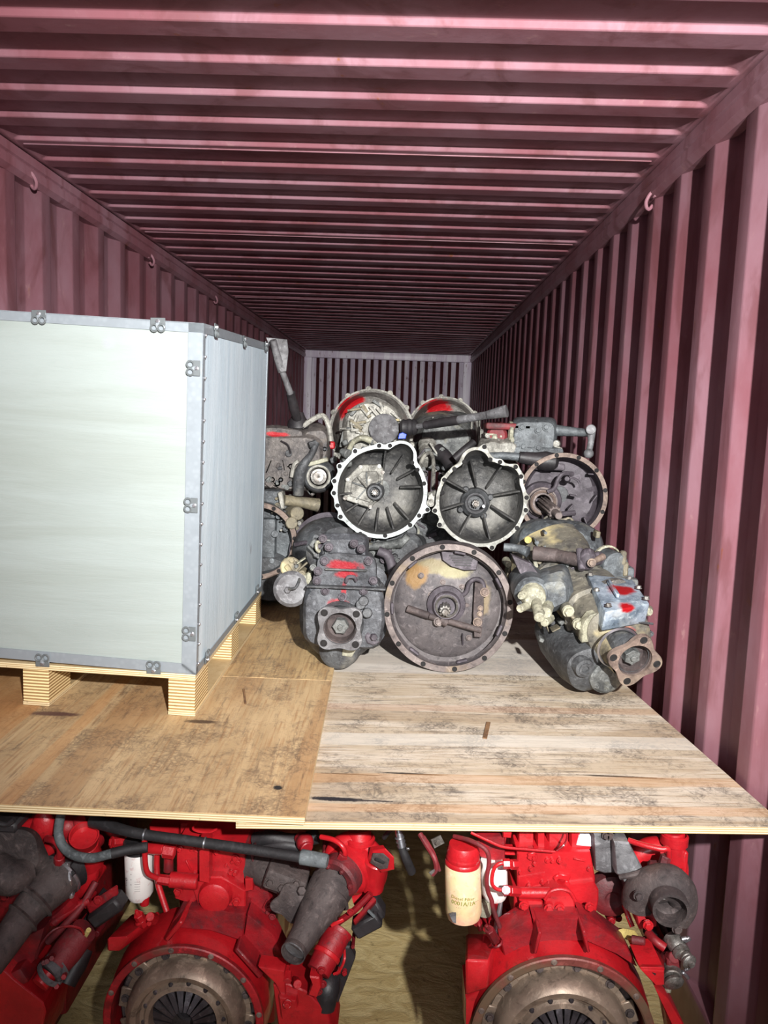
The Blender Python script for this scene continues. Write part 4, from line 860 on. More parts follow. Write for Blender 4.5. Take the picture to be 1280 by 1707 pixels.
T.add('lever_knob', 'black', MB().lathe([(.016, 0), (.024, .004), (.03, .07), (.04, .11), (.036, .15), (.02, .165), (0, .168)], L(864, 762, Yb-.17), V((1, 0, -.1)), 24))
lumps(T, 22, (812, 722, 866, 760), Yb-.0, ['alu', 'alu_dark', 'cream', 'dark'], 31, .007, .02, .1)
# --- gearbox left with the tall lever
Yb = 3.42
T = Thing('gearbox', 'dirty brown-grey gearbox beside the crate with a tall gear lever standing up from it', 'gearbox', P(495, 825, Yb), 'gearboxes stacked in the container'); L = T.p
M['left_spray'] = grimy('brown_grey_casting_red_line', (98, 92, 88), (66, 62, 62), (120, 110, 98), .55, .7, .5, .15, .9, 12, sprays=[(L(462, 724, Yb), (.05, .3, .012))])
T.add('gear_case', 'left_spray', case_loft([(L(480, 772, Yb), .14, .11, 5, 0), (L(480, 770, Yb+.02), .155, .125, 5, 0), (L(480, 768, Yb+.3), .16, .13, 5, 0)], U, Vv, -W, .008, 6))
T.add('top_cover', 'left_spray', case_loft([(L(465, 728, Yb+.01), .1, .035, 5, 0), (L(465, 727, Yb+.03), .11, .045, 5, 0), (L(470, 726, Yb+.25), .11, .045, 5, 0)], U, Vv, -W, .006, 6))
T.add('bell_housing', 'left_spray', case_loft([(L(525, 745, Yb+.02), .05, .07, 3, 0), (L(522, 745, Yb+.06), .075, .1, 3, 0), (L(515, 745, Yb+.3), .09, .12, 3, 0)], U, Vv, -W, .01, 8))
T.add('bell_rim', 'alu', MB().tube([L(503, 712, Yb+.02), L(520, 700, Yb+.03), L(538, 693, Yb+.05), L(548, 710, Yb+.05), L(552, 735, Yb+.05)], .012, 8))
T.add('shift_fork_arm', 'dark', MB().tube([L(527, 738, Yb-.03), L(520, 756, Yb-.05), L(506, 775, Yb-.07), L(499, 795, Yb-.06), L(497, 825, Yb-.05)], [.014, .014, .02, .026, .024], 10).tube([L(527, 738, Yb-.03), L(515, 742, Yb-.04)], .014, 8))
ob = L(531, 795, Yb-.04)
T.add('output_bearing', 'dark', MB().lathe([(.075, -.12), (.07, -.01), (.062, .0), (.056, -.008), (.05, -.01)], ob, V((.1, -1, 0)), 32))
T.add('bearing_race', 'alu', MB().lathe([(.05, -.012), (.052, 0), (.044, .002), (.04, -.006)], ob, V((.1, -1, 0)), 32))
T.add('shaft_end', 'steel', MB().lathe([(.036, -.02), (.034, -.006), (.024, -.004), (.022, .004), (.008, .006), (.0, .002)], ob, V((.1, -1, 0)), 24))
T.add('side_link', 'alu', MB().tube([L(486, 795, Yb-.04), L(490, 775, Yb-.05), L(497, 768, Yb-.05)], .009, 8))
T.add('hose', 'black', MB().tube([L(468, 735, Yb-.01), L(480, 742, Yb-.02), L(484, 756, Yb-.01)], .004, 6))
T.add('plug', 'dark', MB().cyl(L(481, 756, Yb+.03), L(481, 756, Yb-.01), .018, .015, 12))
T.add('bracket', 'cream', MB().box(L(530, 770, Yb-.03), (.09, .03, .018), V((.95, 0, .3)).normalized(), V((0, 1, 0)), V((-.3, 0, .95)).normalized(), bev=.003))
lv = T.add('gear_lever', 'black', MB().lathe([(.05, -.02), (.045, .01), (.03, .03), (.022, .05)], L(497, 706, Yb+.05), V((0, 0, 1)), 18).tube([L(497, 703, Yb+.03), L(490, 680, Yb-.02), L(484, 655, Yb-.07)], [.018, .022, .019], 14))
T.add('lever_rod', 'iron_grey', MB().tube([L(484, 656, Yb-.07), L(476, 634, Yb-.1), L(470, 618, Yb-.12)], [.014, .013, .013], 12).tube([L(470, 618, Yb-.12), L(462, 595, Yb-.15), L(455, 567, Yb-.18)], [.019, .016, .014], 12), parent=lv)
T.add('lever_plate', 'iron_grey', MB().prism([(-.052, .065), (.035, .06), (.042, .01), (.034, -.07), (.012, -.075), (-.02, -.01)], L(464, 590, Yb-.14), U, Vv, W, -.006, .004, .002), parent=lv)
lumps(T, 24, (446, 770, 500, 815), Yb-.0, ['left_spray', 'alu_dark', 'dark', 'dark'], 41, .008, .02, .1)
lumps(T, 22, (495, 735, 556, 820), Yb+.02, ['left_spray', 'alu_dark', 'dark', 'alu'], 42, .008, .02, .1)
# --- big rim half hidden behind the crate
Y = 3.3; cx, cy = 430, 902
T = Thing('gearbox', 'gearbox with large tan bell rim half hidden behind the crate edge', 'gearbox', P(450, 1010, Y), 'gearboxes stacked in the container'); L = T.p
c0 = L(cx, cy, Y)
bell(T, c0, [(0, 0, S(66, Y))], .11, V((.06, -1, 0)), 0, 'rust_rim', 'blue_grey', 'dark', .87, .02, [(a*math.pi/6+.1, 0) for a in range(12)], .75, .25, 0, body=.3)
T.add('clutch_plate_cover', 'blue_grey', MB().box(L(447, 905, Y+.08), (.07, .05, .22), bev=.014).cyl(L(458, 890, Y+.08), L(458, 890, Y+.045), .016).cyl(L(453, 935, Y+.08), L(453, 935, Y+.045), .012))
T.add('lower_case', 'dark', case_loft([(L(450, 965, Y+.05), .06, .09, 4, 0), (L(450, 962, Y+.08), .08, .11, 4, 0), (L(450, 960, Y+.25), .09, .12, 4, 0)], U, Vv, -W, .01, 6))
T.add('valve_cover', 'blue_grey', MB().box(L(455, 830, Y+.13), (.09, .1, .075), bev=.014))
T.add('valve_lid', 'alu', MB().box(L(471, 833, Y+.09), (.02, .08, .075), V((.95, 0, .2)).normalized(), V((0, 1, 0)), V((-.2, 0, .95)).normalized(), bev=.004))
T.add('cross_tube', 'tan', MB().tube([L(474, 834, Y+.06), L(495, 836, Y+.08), L(530, 842, Y+.12)], [.024, .022, .03], 14))
T.add('shift_block', 'tan', MB().cyl(L(484, 853, Y+.12), L(496, 856, Y+.02), .035, .03, 14).cyl(L(485, 872, Y+.1), L(486, 872, Y+.0), .028, .026, 12))
lumps(T, 24, (460, 828, 500, 885), Y+.06, ['tan', 'alu_dark', 'blue_grey', 'alu'], 51, .006, .016, .08)
# --- dark dome behind
Y = 3.30
T = Thing('gearbox', 'dark smooth gearbox bell lying behind the upright dark gearbox', 'gearbox', P(530, 985, Y), 'gearboxes stacked in the container'); L = T.p
c = L(545, 920, Y)
T.add('bell_housing', 'dark', MB().lathe([(0, .16), (.05, .155), (.1, .12), (.135, .06), (.15, .0), (.16, -.004), (.16, -.02), (0, -.02)], c, V((-.25, -1, .3)), 48))
T.add('bell_flange', 'dark2', MB().lathe([(.15, -.018), (.172, -.018), (.172, .002), (.15, .004)], c, V((-.25, -1, .3)), 48, True))
T.add('strap', 'dark2', MB().tube([L(492, 908, Y-.12), L(512, 905, Y-.15), L(528, 915, Y-.14)], .009, 8))
T.add('gear_case', 'dark', MB().cyl(c+V((.0, .02, -.03)), c+V((.04, .16, -.04)), .12, .10, 20, .02))
# --- dark gearbox behind, between the upright one and the round bell
Y = 3.22
T = Thing('gearbox', 'dark gearbox wedged between the upright dark gearbox and the round brown bell', 'gearbox', P(655, 1000, Y), 'gearboxes stacked in the container'); L = T.p
T.add('gear_case', 'dark', case_loft([(L(660, 925, Y+.02), .09, .07, 4, 0), (L(660, 922, Y+.04), .11, .09, 4, 0), (L(665, 922, Y+.2), .12, .09, 4, 0)], U, Vv, -W, .01, 6))
T.add('pipe_mouth', 'dark', MB().pipe(L(682, 885, Y+.34), L(682, 885, Y+.21), .045, .042, .007))
T.add('pipe_rim', 'alu_dark', MB().lathe([(.036, 0), (.046, 0), (.046, .006), (.036, .006)], L(682, 885, Y+.21), W, 28, True))
T.add('side_arm', 'alu_dark', MB().tube([L(590, 910, Y-.05), L(620, 911, Y-.04), L(650, 908, Y-.02), L(668, 905, Y)], [.02, .016, .018, .022], 12))
T.add('ball_stud', 'steel', MB().sphere(L(593, 905, Y-.08), .016))
T.add('curved_arm', 'dark2', MB().tube([L(630, 918, Y-.05), L(645, 925, Y-.05), L(652, 940, Y-.05), L(655, 960, Y-.05)], .02, 12))
lumps(T, 26, (605, 900, 675, 960), Y-.01, ['dark', 'alu_dark', 'dark2', 'tan'], 61, .007, .02, .1)
lumps(T, 12, (565, 888, 620, 908), Y-.02, ['alu_dark', 'dark'], 62, .007, .016, .1)
# --- gearbox filling the gap under the two silver bells, behind
Y = 3.46
T = Thing('gearbox', 'dark gearbox deep in the pile in the gap between the two silver-rimmed bells', 'gearbox', P(725, 960, Y), 'gearboxes stacked in the container'); L = T.p
T.add('gear_case', 'dark', case_loft([(L(725, 890, Y), .13, .16, 4, 0), (L(725, 888, Y+.03), .15, .18, 4, 0), (L(725, 885, Y+.35), .15, .19, 4, 0)], U, Vv, -W, .01, 6))
lumps(T, 14, (700, 840, 745, 900), Y-.01, ['dark', 'alu_dark', 'dark2'], 71, .01, .024, .1)
T.add('shaft_end', 'alu_dark', MB().cyl(L(722, 862, Y), L(722, 862, Y-.08), .04, .03, 16))
# ---------------------------------------------------------------- engines under the deck
def engine_core(T, cx, cy, R_px, Y, fingers=18, rim='housing_rim'):
    """flywheel housing, clutch cover and flywheel, centred on the crankshaft"""
    L = T.p; c = L(cx, cy, Y); s = Y/F; R = R_px*s; u, v, w = frame(FW, 0)
    T.add('flywheel_housing', 'red', MB().lathe([(R*.93, -.16), (R*1.02, -.15), (R*1.04, -.1), (R*1.02, -.05), (R*.99, -.02), (R*.97, -.004)], c, w, 80).lathe([(R*.93, -.16), (R*.4, -.17), (0, -.17)], c, w, 80), ang=30)
    fl = T.add('housing_rim', rim, MB().lathe([(R*.975, -.012), (R, -.01), (R, 0), (R*.985, .002), (R*.92, .002), (R*.905, 0), (R*.905, -.15)], c, w, 96), ang=30)
    for i in range(12):
        a = i*math.pi/6+.16; p_ = c+(u*math.cos(a)+v*math.sin(a))*R*.955+w*.002
        T.add('dowel', 'rust_rim', MB().lathe([(0, .003), (.0045, .003), (.006, .001), (.007, 0)], p_, w, 10), parent=fl)
    T.add('flywheel', 'iron', MB().lathe([(R*.84, -.13), (R*.87, -.12), (R*.87, -.05), (R*.85, -.045), (R*.5, -.045), (R*.45, -.055), (0, -.055)], c, w, 96))
    cc = T.add('clutch_cover', 'clutch', MB().lathe([(R*.80, -.045), (R*.80, -.038), (R*.745, -.036), (R*.735, -.015), (R*.70, .006), (R*.64, .014), (R*.575, .010), (R*.545, -.002), (R*.50, -.004), (R*.475, .002), (R*.425, .004), (R*.41, -.004), (R*.41, -.02)], c, w, 96))
    for i in range(12):
        a = i*math.pi/6+.35; d_ = u*math.cos(a)+v*math.sin(a); p_ = c+d_*R*.79-w*.036; t_ = w.cross(d_)
        T.add('cover_lug', 'clutch', MB().box(p_, (.028, .05, .007), d_, t_, w, bev=.002), parent=cc)
        T.add('bolt', 'iron', MB().bolt(p_+w*.004, w, .0075, .006), parent=cc)
    for i in range(14):
        a = i*2*math.pi/14+.1; p_ = c+(u*math.cos(a)+v*math.sin(a))*R*.50-w*.003
        T.add('rivet', 'clutch_dark', MB().lathe([(0, .004), (.004, .0035), (.006, 0)], p_, w, 10), parent=cc)
    for i in range(fingers):
        a0 = 2*math.pi*i/fingers; da = 2*math.pi/fingers*.42
        pt = lambda r, a, d: c+(u*math.cos(a)+v*math.sin(a))*r*R+w*d
        T.add('spring_finger', 'clutch_dark', MB().solid([pt(.13, a0-da, -.002), pt(.42, a0-da*.85, -.024), pt(.42, a0+da*.85, -.024), pt(.13, a0+da, -.002), pt(.13, a0-da, .002), pt(.42, a0-da*.85, -.020), pt(.42, a0+da*.85, -.020), pt(.13, a0+da, .002)]), parent=cc)
    T.add('clutch_hub', 'clutch_dark', MB().lathe([(R*.12, -.05), (R*.12, -.03), (R*.08, -.03), (R*.07, -.05)], c, w, 24))
    return c, R, u, v, w
def slab(T, name, mat, px, Y, d, bev=.003, label=None, parent=None):
    """plate or block whose front face is measured in the photograph, d metres deep"""
    L = T.p; a = [L(x, y, Y) for x, y in px]
    n = len(a); 
    mb = MB(); k = V((0, d, 0)); cen = sum(a, V())/n; ch = min(bev, .004)
    mb.loft([[p+(cen-p).normalized()*ch for p in a], [p+V((0, ch, 0)) for p in a], [p+k for p in a]])
    return T.add(name, mat, mb, label, parent)
def rod(T, name, mat, pts, r, n=10, parent=None, label=None):
    return T.add(name, mat, MB().tube([T.p(*q) for q in pts], r, n), label, parent)
def can(T, name, mat, a, b, r, r2=None, n=20, parent=None, ch=None):
    return T.add(name, mat, MB().cyl(T.p(*a), T.p(*b), r, r2, n, ch), parent=parent)
def tank(T, c, ax, prof, name, mat, n=32, parent=None): return T.add(name, mat, MB().lathe(prof, c, ax, n), parent=parent)

# ===== engine under the left sheet
YE = 1.66
T = Thing('engine', 'red engine with a plain white filter and dark exhaust elbow, left of the bare floor', 'engine', V((P(305, 1705, YE).x, YE+.3, 0)), 'red engines under the plywood deck'); T.zmax = .818
L = T.p
c, R, u, v, w = engine_core(T, 305, 1703, 148, YE, rim='red_rim')
T.add('engine_stand_foot', 'maroon', MB().box(V((c.x, .05, c.z*.0+.04)), (.3, .5, .08), bev=.01))
T.add('engine_stand_foot', 'maroon', MB().box(V((c.x, -.2, (c.z-R)/2+.02)), (.16, .08, max(.06, c.z-R+.02)), bev=.01))
zt = .80
T.add('cylinder_block', 'red', MB().box(V((c.x+.05, .24, .42)), (.26, .62, .62), bev=.012))
T.add('cylinder_head', 'red', MB().box(V((c.x+.05, .26, .755)), (.20, .6, .08), bev=.01))
# shell facets and brackets
slab(T, 'shell_panel', 'dark_red', [(283, 1545), (300, 1515), (410, 1522), (404, 1568), (350, 1552)], YE+.05, .06)
slab(T, 'shell_panel', 'dark_red', [(404, 1570), (412, 1524), (455, 1558), (478, 1606), (430, 1612)], YE+.06, .06)
T.add('shell_rib', 'red', MB().box(L(300, 1530, YE+.05), (.012, .1, .06), V((.8, 0, -.6)), V((0, 1, 0)), V((.6, 0, .8)), bev=.003))
T.add('shell_rib', 'dark_red', MB().box(L(420, 1585, YE+.05), (.012, .09, .09), V((.75, 0, .66)), V((0, 1, 0)), V((-.66, 0, .75)), bev=.003))
T.add('speed_sensor_boss', 'red', MB().solid([L(178, 1587, YE-.01), L(199, 1587, YE-.01), L(262, 1540, YE+.1), L(214, 1534, YE+.12), L(178, 1564, YE-.01), L(212, 1562, YE-.01), L(262, 1523, YE+.1), L(220, 1523, YE+.12)], .004))
T.add('sensor', 'red', MB().cyl(L(240, 1541, YE+.04), L(230, 1524, YE+.02), .011, .011, 6).cyl(L(230, 1524, YE+.02), L(227, 1518, YE+.015), .006, .004, 8).lathe([(.014, 0), (.016, .004), (.014, .008)], L(237, 1537, YE+.035), V((-.5, 0, .8)), 12))
T.add('casting_lug', 'red', MB().cyl(L(255, 1532, YE+.06), L(250, 1528, YE+.03), .014, .01, 12).cyl(L(262, 1524, YE+.08), L(248, 1540, YE+.03), .006, .006, 8))
slab(T, 'rear_plate', 'red', [(320, 1480), (330, 1511), (409, 1521), (409, 1486), (388, 1472), (368, 1462), (340, 1462)], YE+.075, .05)
slab(T, 'block_face', 'red', [(294, 1408), (294, 1468), (330, 1486), (408, 1486), (408, 1408)], YE+.10, .2)
T.add('round_boss', 'red', MB().lathe([(.035, .0), (.04, .004), (.036, .02), (.028, .024), (0, .024)], L(360, 1490, YE+.075), W, 28))
slab(T, 'block_corner', 'dark_red', [(408, 1440), (409, 1520), (430, 1536), (452, 1562), (452, 1500), (440, 1450)], YE+.11, .2)
slab(T, 'step_plate', 'red', [(408, 1466), (408, 1487), (422, 1485), (422, 1465)], YE+.08, .06)
slab(T, 'fuel_bracket', 'red', [(332, 1400), (332, 1470), (349, 1474), (349, 1400)], YE+.06, .03)
slab(T, 'corner_bracket', 'red', [(290, 1482), (291, 1498), (320, 1508), (329, 1500), (326, 1480)], YE+.08, .04)
for x, y in ((341, 1484), (341, 1502), (343, 1502), (394, 1503), (297, 1486), (405, 1530)): T.bolts([L(x, y, YE+.07)], W, 'red', .008, .007)
for x, y in ((340, 1415), (362, 1420), (392, 1430), (392, 1455), (300, 1415)): T.bolts([L(x, y, YE+.095)], W, 'red', .006, .006)
slab(T, 'rocker_cover', 'red', [(300, 1372), (300, 1398), (330, 1404), (365, 1404), (365, 1372)], YE+.2, .3)
slab(T, 'rocker_step', 'red', [(248, 1376), (250, 1392), (297, 1398), (297, 1380)], YE+.2, .2)
slab(T, 'intake_housing', 'dark_red', [(370, 1392), (370, 1412), (440, 1420), (440, 1392)], YE+.22, .2)
T.add('lift_bolt', 'red', MB().cyl(L(207, 1402, YE+.12), L(188, 1404, YE+.1), .012, .012, 6).cyl(L(188, 1404, YE+.1), L(184, 1404, YE+.1), .014, .013, 6))
T.add('injector_line', 'red', MB().tube([L(330, 1366, YE+.15), L(322, 1382, YE+.12), L(345, 1388, YE+.12), L(362, 1382, YE+.12)], .003, 6))
T.add('fuel_union', 'red', MB().cyl(L(246, 1414, YE+.08), L(274, 1416, YE+.07), .013, .013, 14).cyl(L(272, 1417, YE+.07), L(292, 1420, YE+.07), .017, .017, 6)); T.add('fuel_rail', 'red', MB().cyl(L(283, 1466, YE+.07), L(330, 1470, YE+.07), .018, .018, 20).cyl(L(262, 1465, YE+.06), L(284, 1468, YE+.06), .011, .012, 6))
rod(T, 'fuel_pipe', 'red', [(240, 1385, YE+.03), (241, 1405, YE+.03), (242, 1438, YE+.035), (247, 1456, YE+.04), (262, 1464, YE+.05)], .0065)
rod(T, 'fuel_pipe', 'red', [(262, 1415, YE+.09), (261, 1440, YE+.09), (263, 1470, YE+.08), (270, 1495, YE+.07), (278, 1519, YE+.06)], .0075)
can(T, 'plug', 'dark_red', (281, 1425, YE+.1), (281, 1452, YE+.1), .011, .012)
fa, fb_ = L(231, 1418, YE+.11), L(233, 1500, YE+.11); H = (fb_-fa).length
flt = tank(T, fa, fb_-fa, [(.0, 0), (.031, 0), (.033, .003), (.033, H*.82), (.024, H*.95), (.0, H*.96)], 'oil_filter', 'filter_white')
T.add('filter_collar', 'black', MB().cyl(L(230, 1398, YE+.11), L(231, 1419, YE+.11), .034, .034, 28), parent=flt)
T.add('drain_cock', 'red', MB().cyl(L(241, 1494, YE+.1), L(241, 1508, YE+.1), .012, .011, 12), parent=flt)
def can_text(T, parent, text, c, axis_up, r, a0, size, mat, name, z=0.0):
    """lettering wrapped on a can: built as thin raised letters from the built-in font"""
    cu = bpy.data.curves.new(name, 'FONT'); cu.body = text; cu.size = size; cu.align_x = 'CENTER'; cu.align_y = 'CENTER'; cu.resolution_u = 2; cu.extrude = 0
    o = bpy.data.objects.new(name, cu); C.objects.link(o); bpy.context.view_layer.update()
    dg = bpy.context.evaluated_depsgraph_get(); me = bpy.data.meshes.new_from_object(o.evaluated_get(dg)); bpy.data.objects.remove(o)
    for vtx in me.vertices:
        a = a0+vtx.co.x/r; vtx.co = V(c)+V((math.sin(a)*(r+.0012), -math.cos(a)*(r+.0012), z+vtx.co.y))
    me.materials.append(M[mat]); o = bpy.data.objects.new(name, me); C.objects.link(o); o.parent = parent
    return o
fc_ = (fa+fb_)/2
for k in range(5): can_text(T, flt, 'o' if k == 0 else '--', fc_, None, .033, -.7, .016 if k == 0 else .01, 'ink_dark', 'printed_text', .006-.004*k)
for k in range(3): can_text(T, flt, 'o', fc_, None, .033, -.25, .006, 'ink_dark', 'printed_text', .022-.013*k)
for k in range(5): can_text(T, flt, '-----', fc_, None, .033, .2, .008, 'ink_dark', 'printed_text', .004-.006*k)
# turbocharger and exhaust elbow
t = YE+.02
T.add('compressor_housing', 'red', MB().lathe([(.0, -.05), (.05, -.05), (.062, -.02), (.058, .02), (.048, .03), (.04, .03), (.036, .02), (.03, .02)], L(582, 1448, t+.1), V((-.55, -1, -.25)), 40).tube([L(548, 1440, t+.12), L(560, 1412, t+.12), L(588, 1402, t+.12), L(618, 1420, t+.12), L(630, 1455, t+.12), L(615, 1490, t+.12), L(590, 1500, t+.12)], [.018, .02, .024, .026, .024, .02, .016], 14))
T.add('compressor_plate', 'maroon', MB().lathe([(0, .02), (.02, .022), (.026, .03), (.044, .032), (.05, .026), (.05, 0)], L(574, 1452, t+.05), V((-.55, -1, -.25)), 36))
for k in range(6): a = k*1.05; uu, vv, ww = frame(V((-.55, -1, -.25))); T.bolts([L(574, 1452, t+.05)+ww*.033+(uu*math.cos(a)+vv*math.sin(a))*.038], ww, 'maroon', .005, .005)
T.add('compressor_neck', 'red', MB().cyl(L(600, 1412, t+.12), L(598, 1384, t+.13), .032, .03, 24).lathe([(.03, 0), (.036, .004), (.036, .012), (.03, .016)], L(600, 1404, t+.12), V((0, 0, 1)), 24))
T.add('compressor_outlet', 'red', MB().cyl(L(620, 1480, t+.1), L(628, 1432, t+.08), .028, .03, 20).prism([(-.03, -.014), (-.024, .02), (.008, .032), (.03, .016), (.032, -.014), (.0, -.03)], L(636, 1434, t+.05), V((.8, -.3, 0)).normalized(), Vv, V((.3, -.9, .1)).normalized(), -.02, .004, .003))
T.add('outlet_face', 'iron', MB().prism([(-.026, -.012), (-.02, .014), (.006, .02), (.022, .01), (.018, -.014), (.0, -.022)], L(634, 1434, t+.045), V((.8, -.3, 0)).normalized(), Vv, V((.3, -.9, .1)).normalized(), 0, .005, .002))
T.add('outlet_slot', 'hole', MB().box(L(633, 1435, t+.038), (.024, .004, .008), V((.95, -.1, -.35)).normalized(), V((0, 1, 0)), V((.3, 0, .9)).normalized(), bev=.002))
rod(T, 'oil_feed_pipe', 'red', [(535, 1395, t+.06), (556, 1400, t+.04), (570, 1410, t+.03), (575, 1422, t+.03), (571, 1432, t+.04)], .006)
can(T, 'banjo_fitting', 'dark_red', (566, 1438, t+.03), (573, 1424, t+.03), .012, .012, 6)
el = T.add('exhaust_elbow', 'iron', MB().tube([L(566, 1460, t+.07), L(556, 1472, t+.05), L(540, 1500, t+.02), L(525, 1525, t-.01), L(508, 1556, t-.045), L(490, 1586, t-.08)], [.05, .053, .050, .041, .032, .027], 26), ang=60)
ea = (L(488, 1589, t-.085)-L(508, 1556, t-.045)).normalized()
T.add('exhaust_mouth', 'iron', MB().pipe(L(497, 1573, t-.06), L(489, 1587, t-.085)+V((0, -.004, 0)), .0275, .0285, .003, .02, 32), parent=el)
T.add('mouth_inside', 'iron_grey', MB().lathe([(0, 0), (.024, 0), (.0245, .002), (0, .002)], L(491, 1583, t-.082), ea, 28), parent=el)
T.add('v_band_clamp', 'chrome', MB().lathe([(.050, -.004), (.0535, -.003), (.0535, .003), (.050, .004)], L(566, 1460, t+.065), (L(566, 1460, t+.07)-L(545, 1490, t+.02)), 40, True))
for k, (x, y) in enumerate(((550, 1490), (535, 1512))): T.add('elbow_collar', 'iron', MB().lathe([(.049-.007*k, -.005), (.054-.007*k, 0), (.049-.007*k, .005)], L(x, y, t+.035-.025*k), (L(550, 1490, t+.03)-L(525, 1525, t-.01)), 32), parent=el)
T.add('rust_scrape', 'cream', MB().prism([(-.002, .008), (.001, .004), (.003, -.006), (.0, -.012), (-.003, -.002)], L(508, 1538, t-.048), U, Vv, W, -.006, .0006, .0004), parent=el)
T.add('turbine_housing', 'iron', case_loft([(L(484, 1500, t+.02), .022, .028, 3, .3), (L(486, 1498, t+.04), .032, .042, 3, .3), (L(500, 1490, t+.1), .045, .05, 3, .3)], U, Vv, -W, .006, 2))
T.add('turbine_flange', 'iron', MB().prism(lobed(.05, 48, .85, .15, 4, .2), L(484, 1508, t+.006), U, Vv, V((-.4, -1, 0)).normalized(), -.012, .0, .003).cyl(L(502, 1485, t+.02), L(503, 1485, t-.01), .012, .01, 6))
T.add('exhaust_manifold', 'iron', MB().tube([L(372, 1432, t+.14), L(410, 1440, t+.12), L(450, 1455, t+.08), L(490, 1470, t+.06)], [.03, .034, .036, .038], 14).box(L(478, 1460, t+.06), (.1, .08, .05), V((.95, 0, -.3)), V((0, 1, 0)), V((.3, 0, .95)), bev=.01))
for x, y in ((470, 1478), (494, 1472), (450, 1470)): T.bolts([L(x, y, t+.02)], W, 'iron', .008, .008)
T.add('wire_loom', 'black', MB().tube([L(425, 1400, t+.16), L(450, 1396, t+.15), L(490, 1402, t+.15), L(530, 1394, t+.15)], .018, 10).tube([L(440, 1412, t+.15), L(470, 1408, t+.14), L(500, 1412, t+.14)], .014, 10))
T.add('red_cap', 'dark_red', MB().sphere(L(508, 1404, t+.12), .022).cyl(L(500, 1395, t+.14), L(512, 1415, t+.1), .016))
# control units and bracket right
T.add('control_bracket', 'dark_red', MB().solid([L(588, 1538, t+.06), L(592, 1545, t+.06), L(628, 1505, t+.06), L(622, 1498, t+.06), L(588, 1534, t+.03), L(592, 1541, t+.03), L(628, 1500, t+.03), L(622, 1494, t+.03)], .002).tube([L(560, 1540, t+.06), L(590, 1518, t+.05), L(618, 1490, t+.05)], .008, 8))
T.add('control_unit', 'black', MB().box(L(612, 1536, t+.07), (.07, .05, .036), V((.84, 0, .54)).normalized(), V((0, 1, 0)), V((-.54, 0, .84)).normalized(), bev=.005).box(L(624, 1512, t+.09), (.04, .05, .05), V((.84, 0, .54)).normalized(), V((0, 1, 0)), V((-.54, 0, .84)).normalized(), bev=.006))
T.add('connector_clip', 'rubber_grey', MB().box(L(619, 1523, t+.035), (.024, .006, .006), V((.7, 0, -.7)).normalized(), V((0, 1, 0)), V((.7, 0, .7)).normalized(), bev=.001))
T.add('link_strip', 'red', MB().box(L(562, 1538, t+.0), (.034, .006, .009), V((.86, 0, .5)).normalized(), V((0, 1, 0)), V((-.5, 0, .86)).normalized(), bev=.002))
T.bolts([L(584, 1520, t+.03)], W, 'dark_red', .006, .005)
# starter
sa_, sb_ = L(562, 1558, t+.03), L(530, 1620, t-.03)
st = T.add('starter_motor', 'dark_red', MB().tube([sa_, sa_.lerp(sb_, .5), sb_], [.031, .031, .028], 24).lathe([(.031, 0), (.033, .003), (.033, .012), (.02, .016), (0, .016)], sa_, sa_-sb_, 24))
T.add('starter_band', 'red', MB().lathe([(.031, -.006), (.033, -.004), (.033, .004), (.031, .006)], sa_.lerp(sb_, .55), sb_-sa_, 24, True), parent=st)
T.add('starter_nose', 'black', MB().tube([L(548, 1630, t+.02), L(545, 1650, t+.0), L(542, 1682, t-.01)], [.028, .03, .022], 18), parent=st)
T.add('starter_shield', 'black', MB().prism([(-.01, .05), (.02, .05), (.034, .02), (-.004, -.1), (-.03, -.06)], L(568, 1610, t+.06), U, Vv, W, -.03, 0, .004), parent=st)
T.add('starter_cable', 'red', MB().tube([L(574, 1582, t+.02), L(574, 1600, t+.0), L(566, 1618, t), L(556, 1624, t)], .0032, 6), parent=st)
T.bolts([L(536, 1617, t-.05), L(531, 1652, t-.03), L(538, 1640, t-.04)], W, 'dark_red', .007, .006)
slab(T, 'mount_arm', 'red', [(516, 1628), (520, 1640), (514, 1660), (528, 1664), (536, 1645), (532, 1630)], t-.06, .03)
slab(T, 'rear_bracket', 'red', [(430, 1611), (458, 1640), (470, 1661), (476, 1662), (474, 1618)], YE-.02, .04)
slab(T, 'rear_foot', 'red', [(455, 1643), (463, 1707), (466, 1740), (560, 1740), (547, 1690), (509, 1652), (478, 1640)], YE-.01, .12)
slab(T, 'rear_foot_rib', 'red', [(465, 1662), (470, 1700), (473, 1685), (496, 1680), (493, 1668)], YE-.03, .03)
T.add('drain_tap', 'red', MB().cyl(L(480, 1620, YE+.0), L(479, 1636, YE-.02), .009, .01, 8).cyl(L(478, 1605, YE+.03), L(479, 1622, YE), .006, .006, 8).cyl(L(492, 1634, YE), L(496, 1641, YE-.03), .009, .01, 8))
T.add('foot_bolt', 'red', MB().cyl(L(478, 1670, YE), L(479, 1674, YE-.04), .011, .01, 12).bolt(L(479, 1674, YE-.04), W, .007, .006))
lumps(T, 14, (415, 1425, 460, 1540), YE+.1, ['dark_red', 'maroon'], 81, .005, .012, .05)
lumps(T, 14, (298, 1412, 405, 1475), YE+.095, ['red'], 82, .004, .010, .03)
lumps(T, 10, (530, 1420, 620, 1500), YE+.14, ['red', 'maroon', 'dark_red'], 83, .008, .016, .06)
lumps(T, 10, (365, 1395, 440, 1425), YE+.2, ['dark_red', 'black', 'iron'], 84, .008, .018, .06)
lumps(T, 6, (545, 1640, 590, 1560), YE+.07, ['dark_red', 'black'], 85, .006, .012, .05)

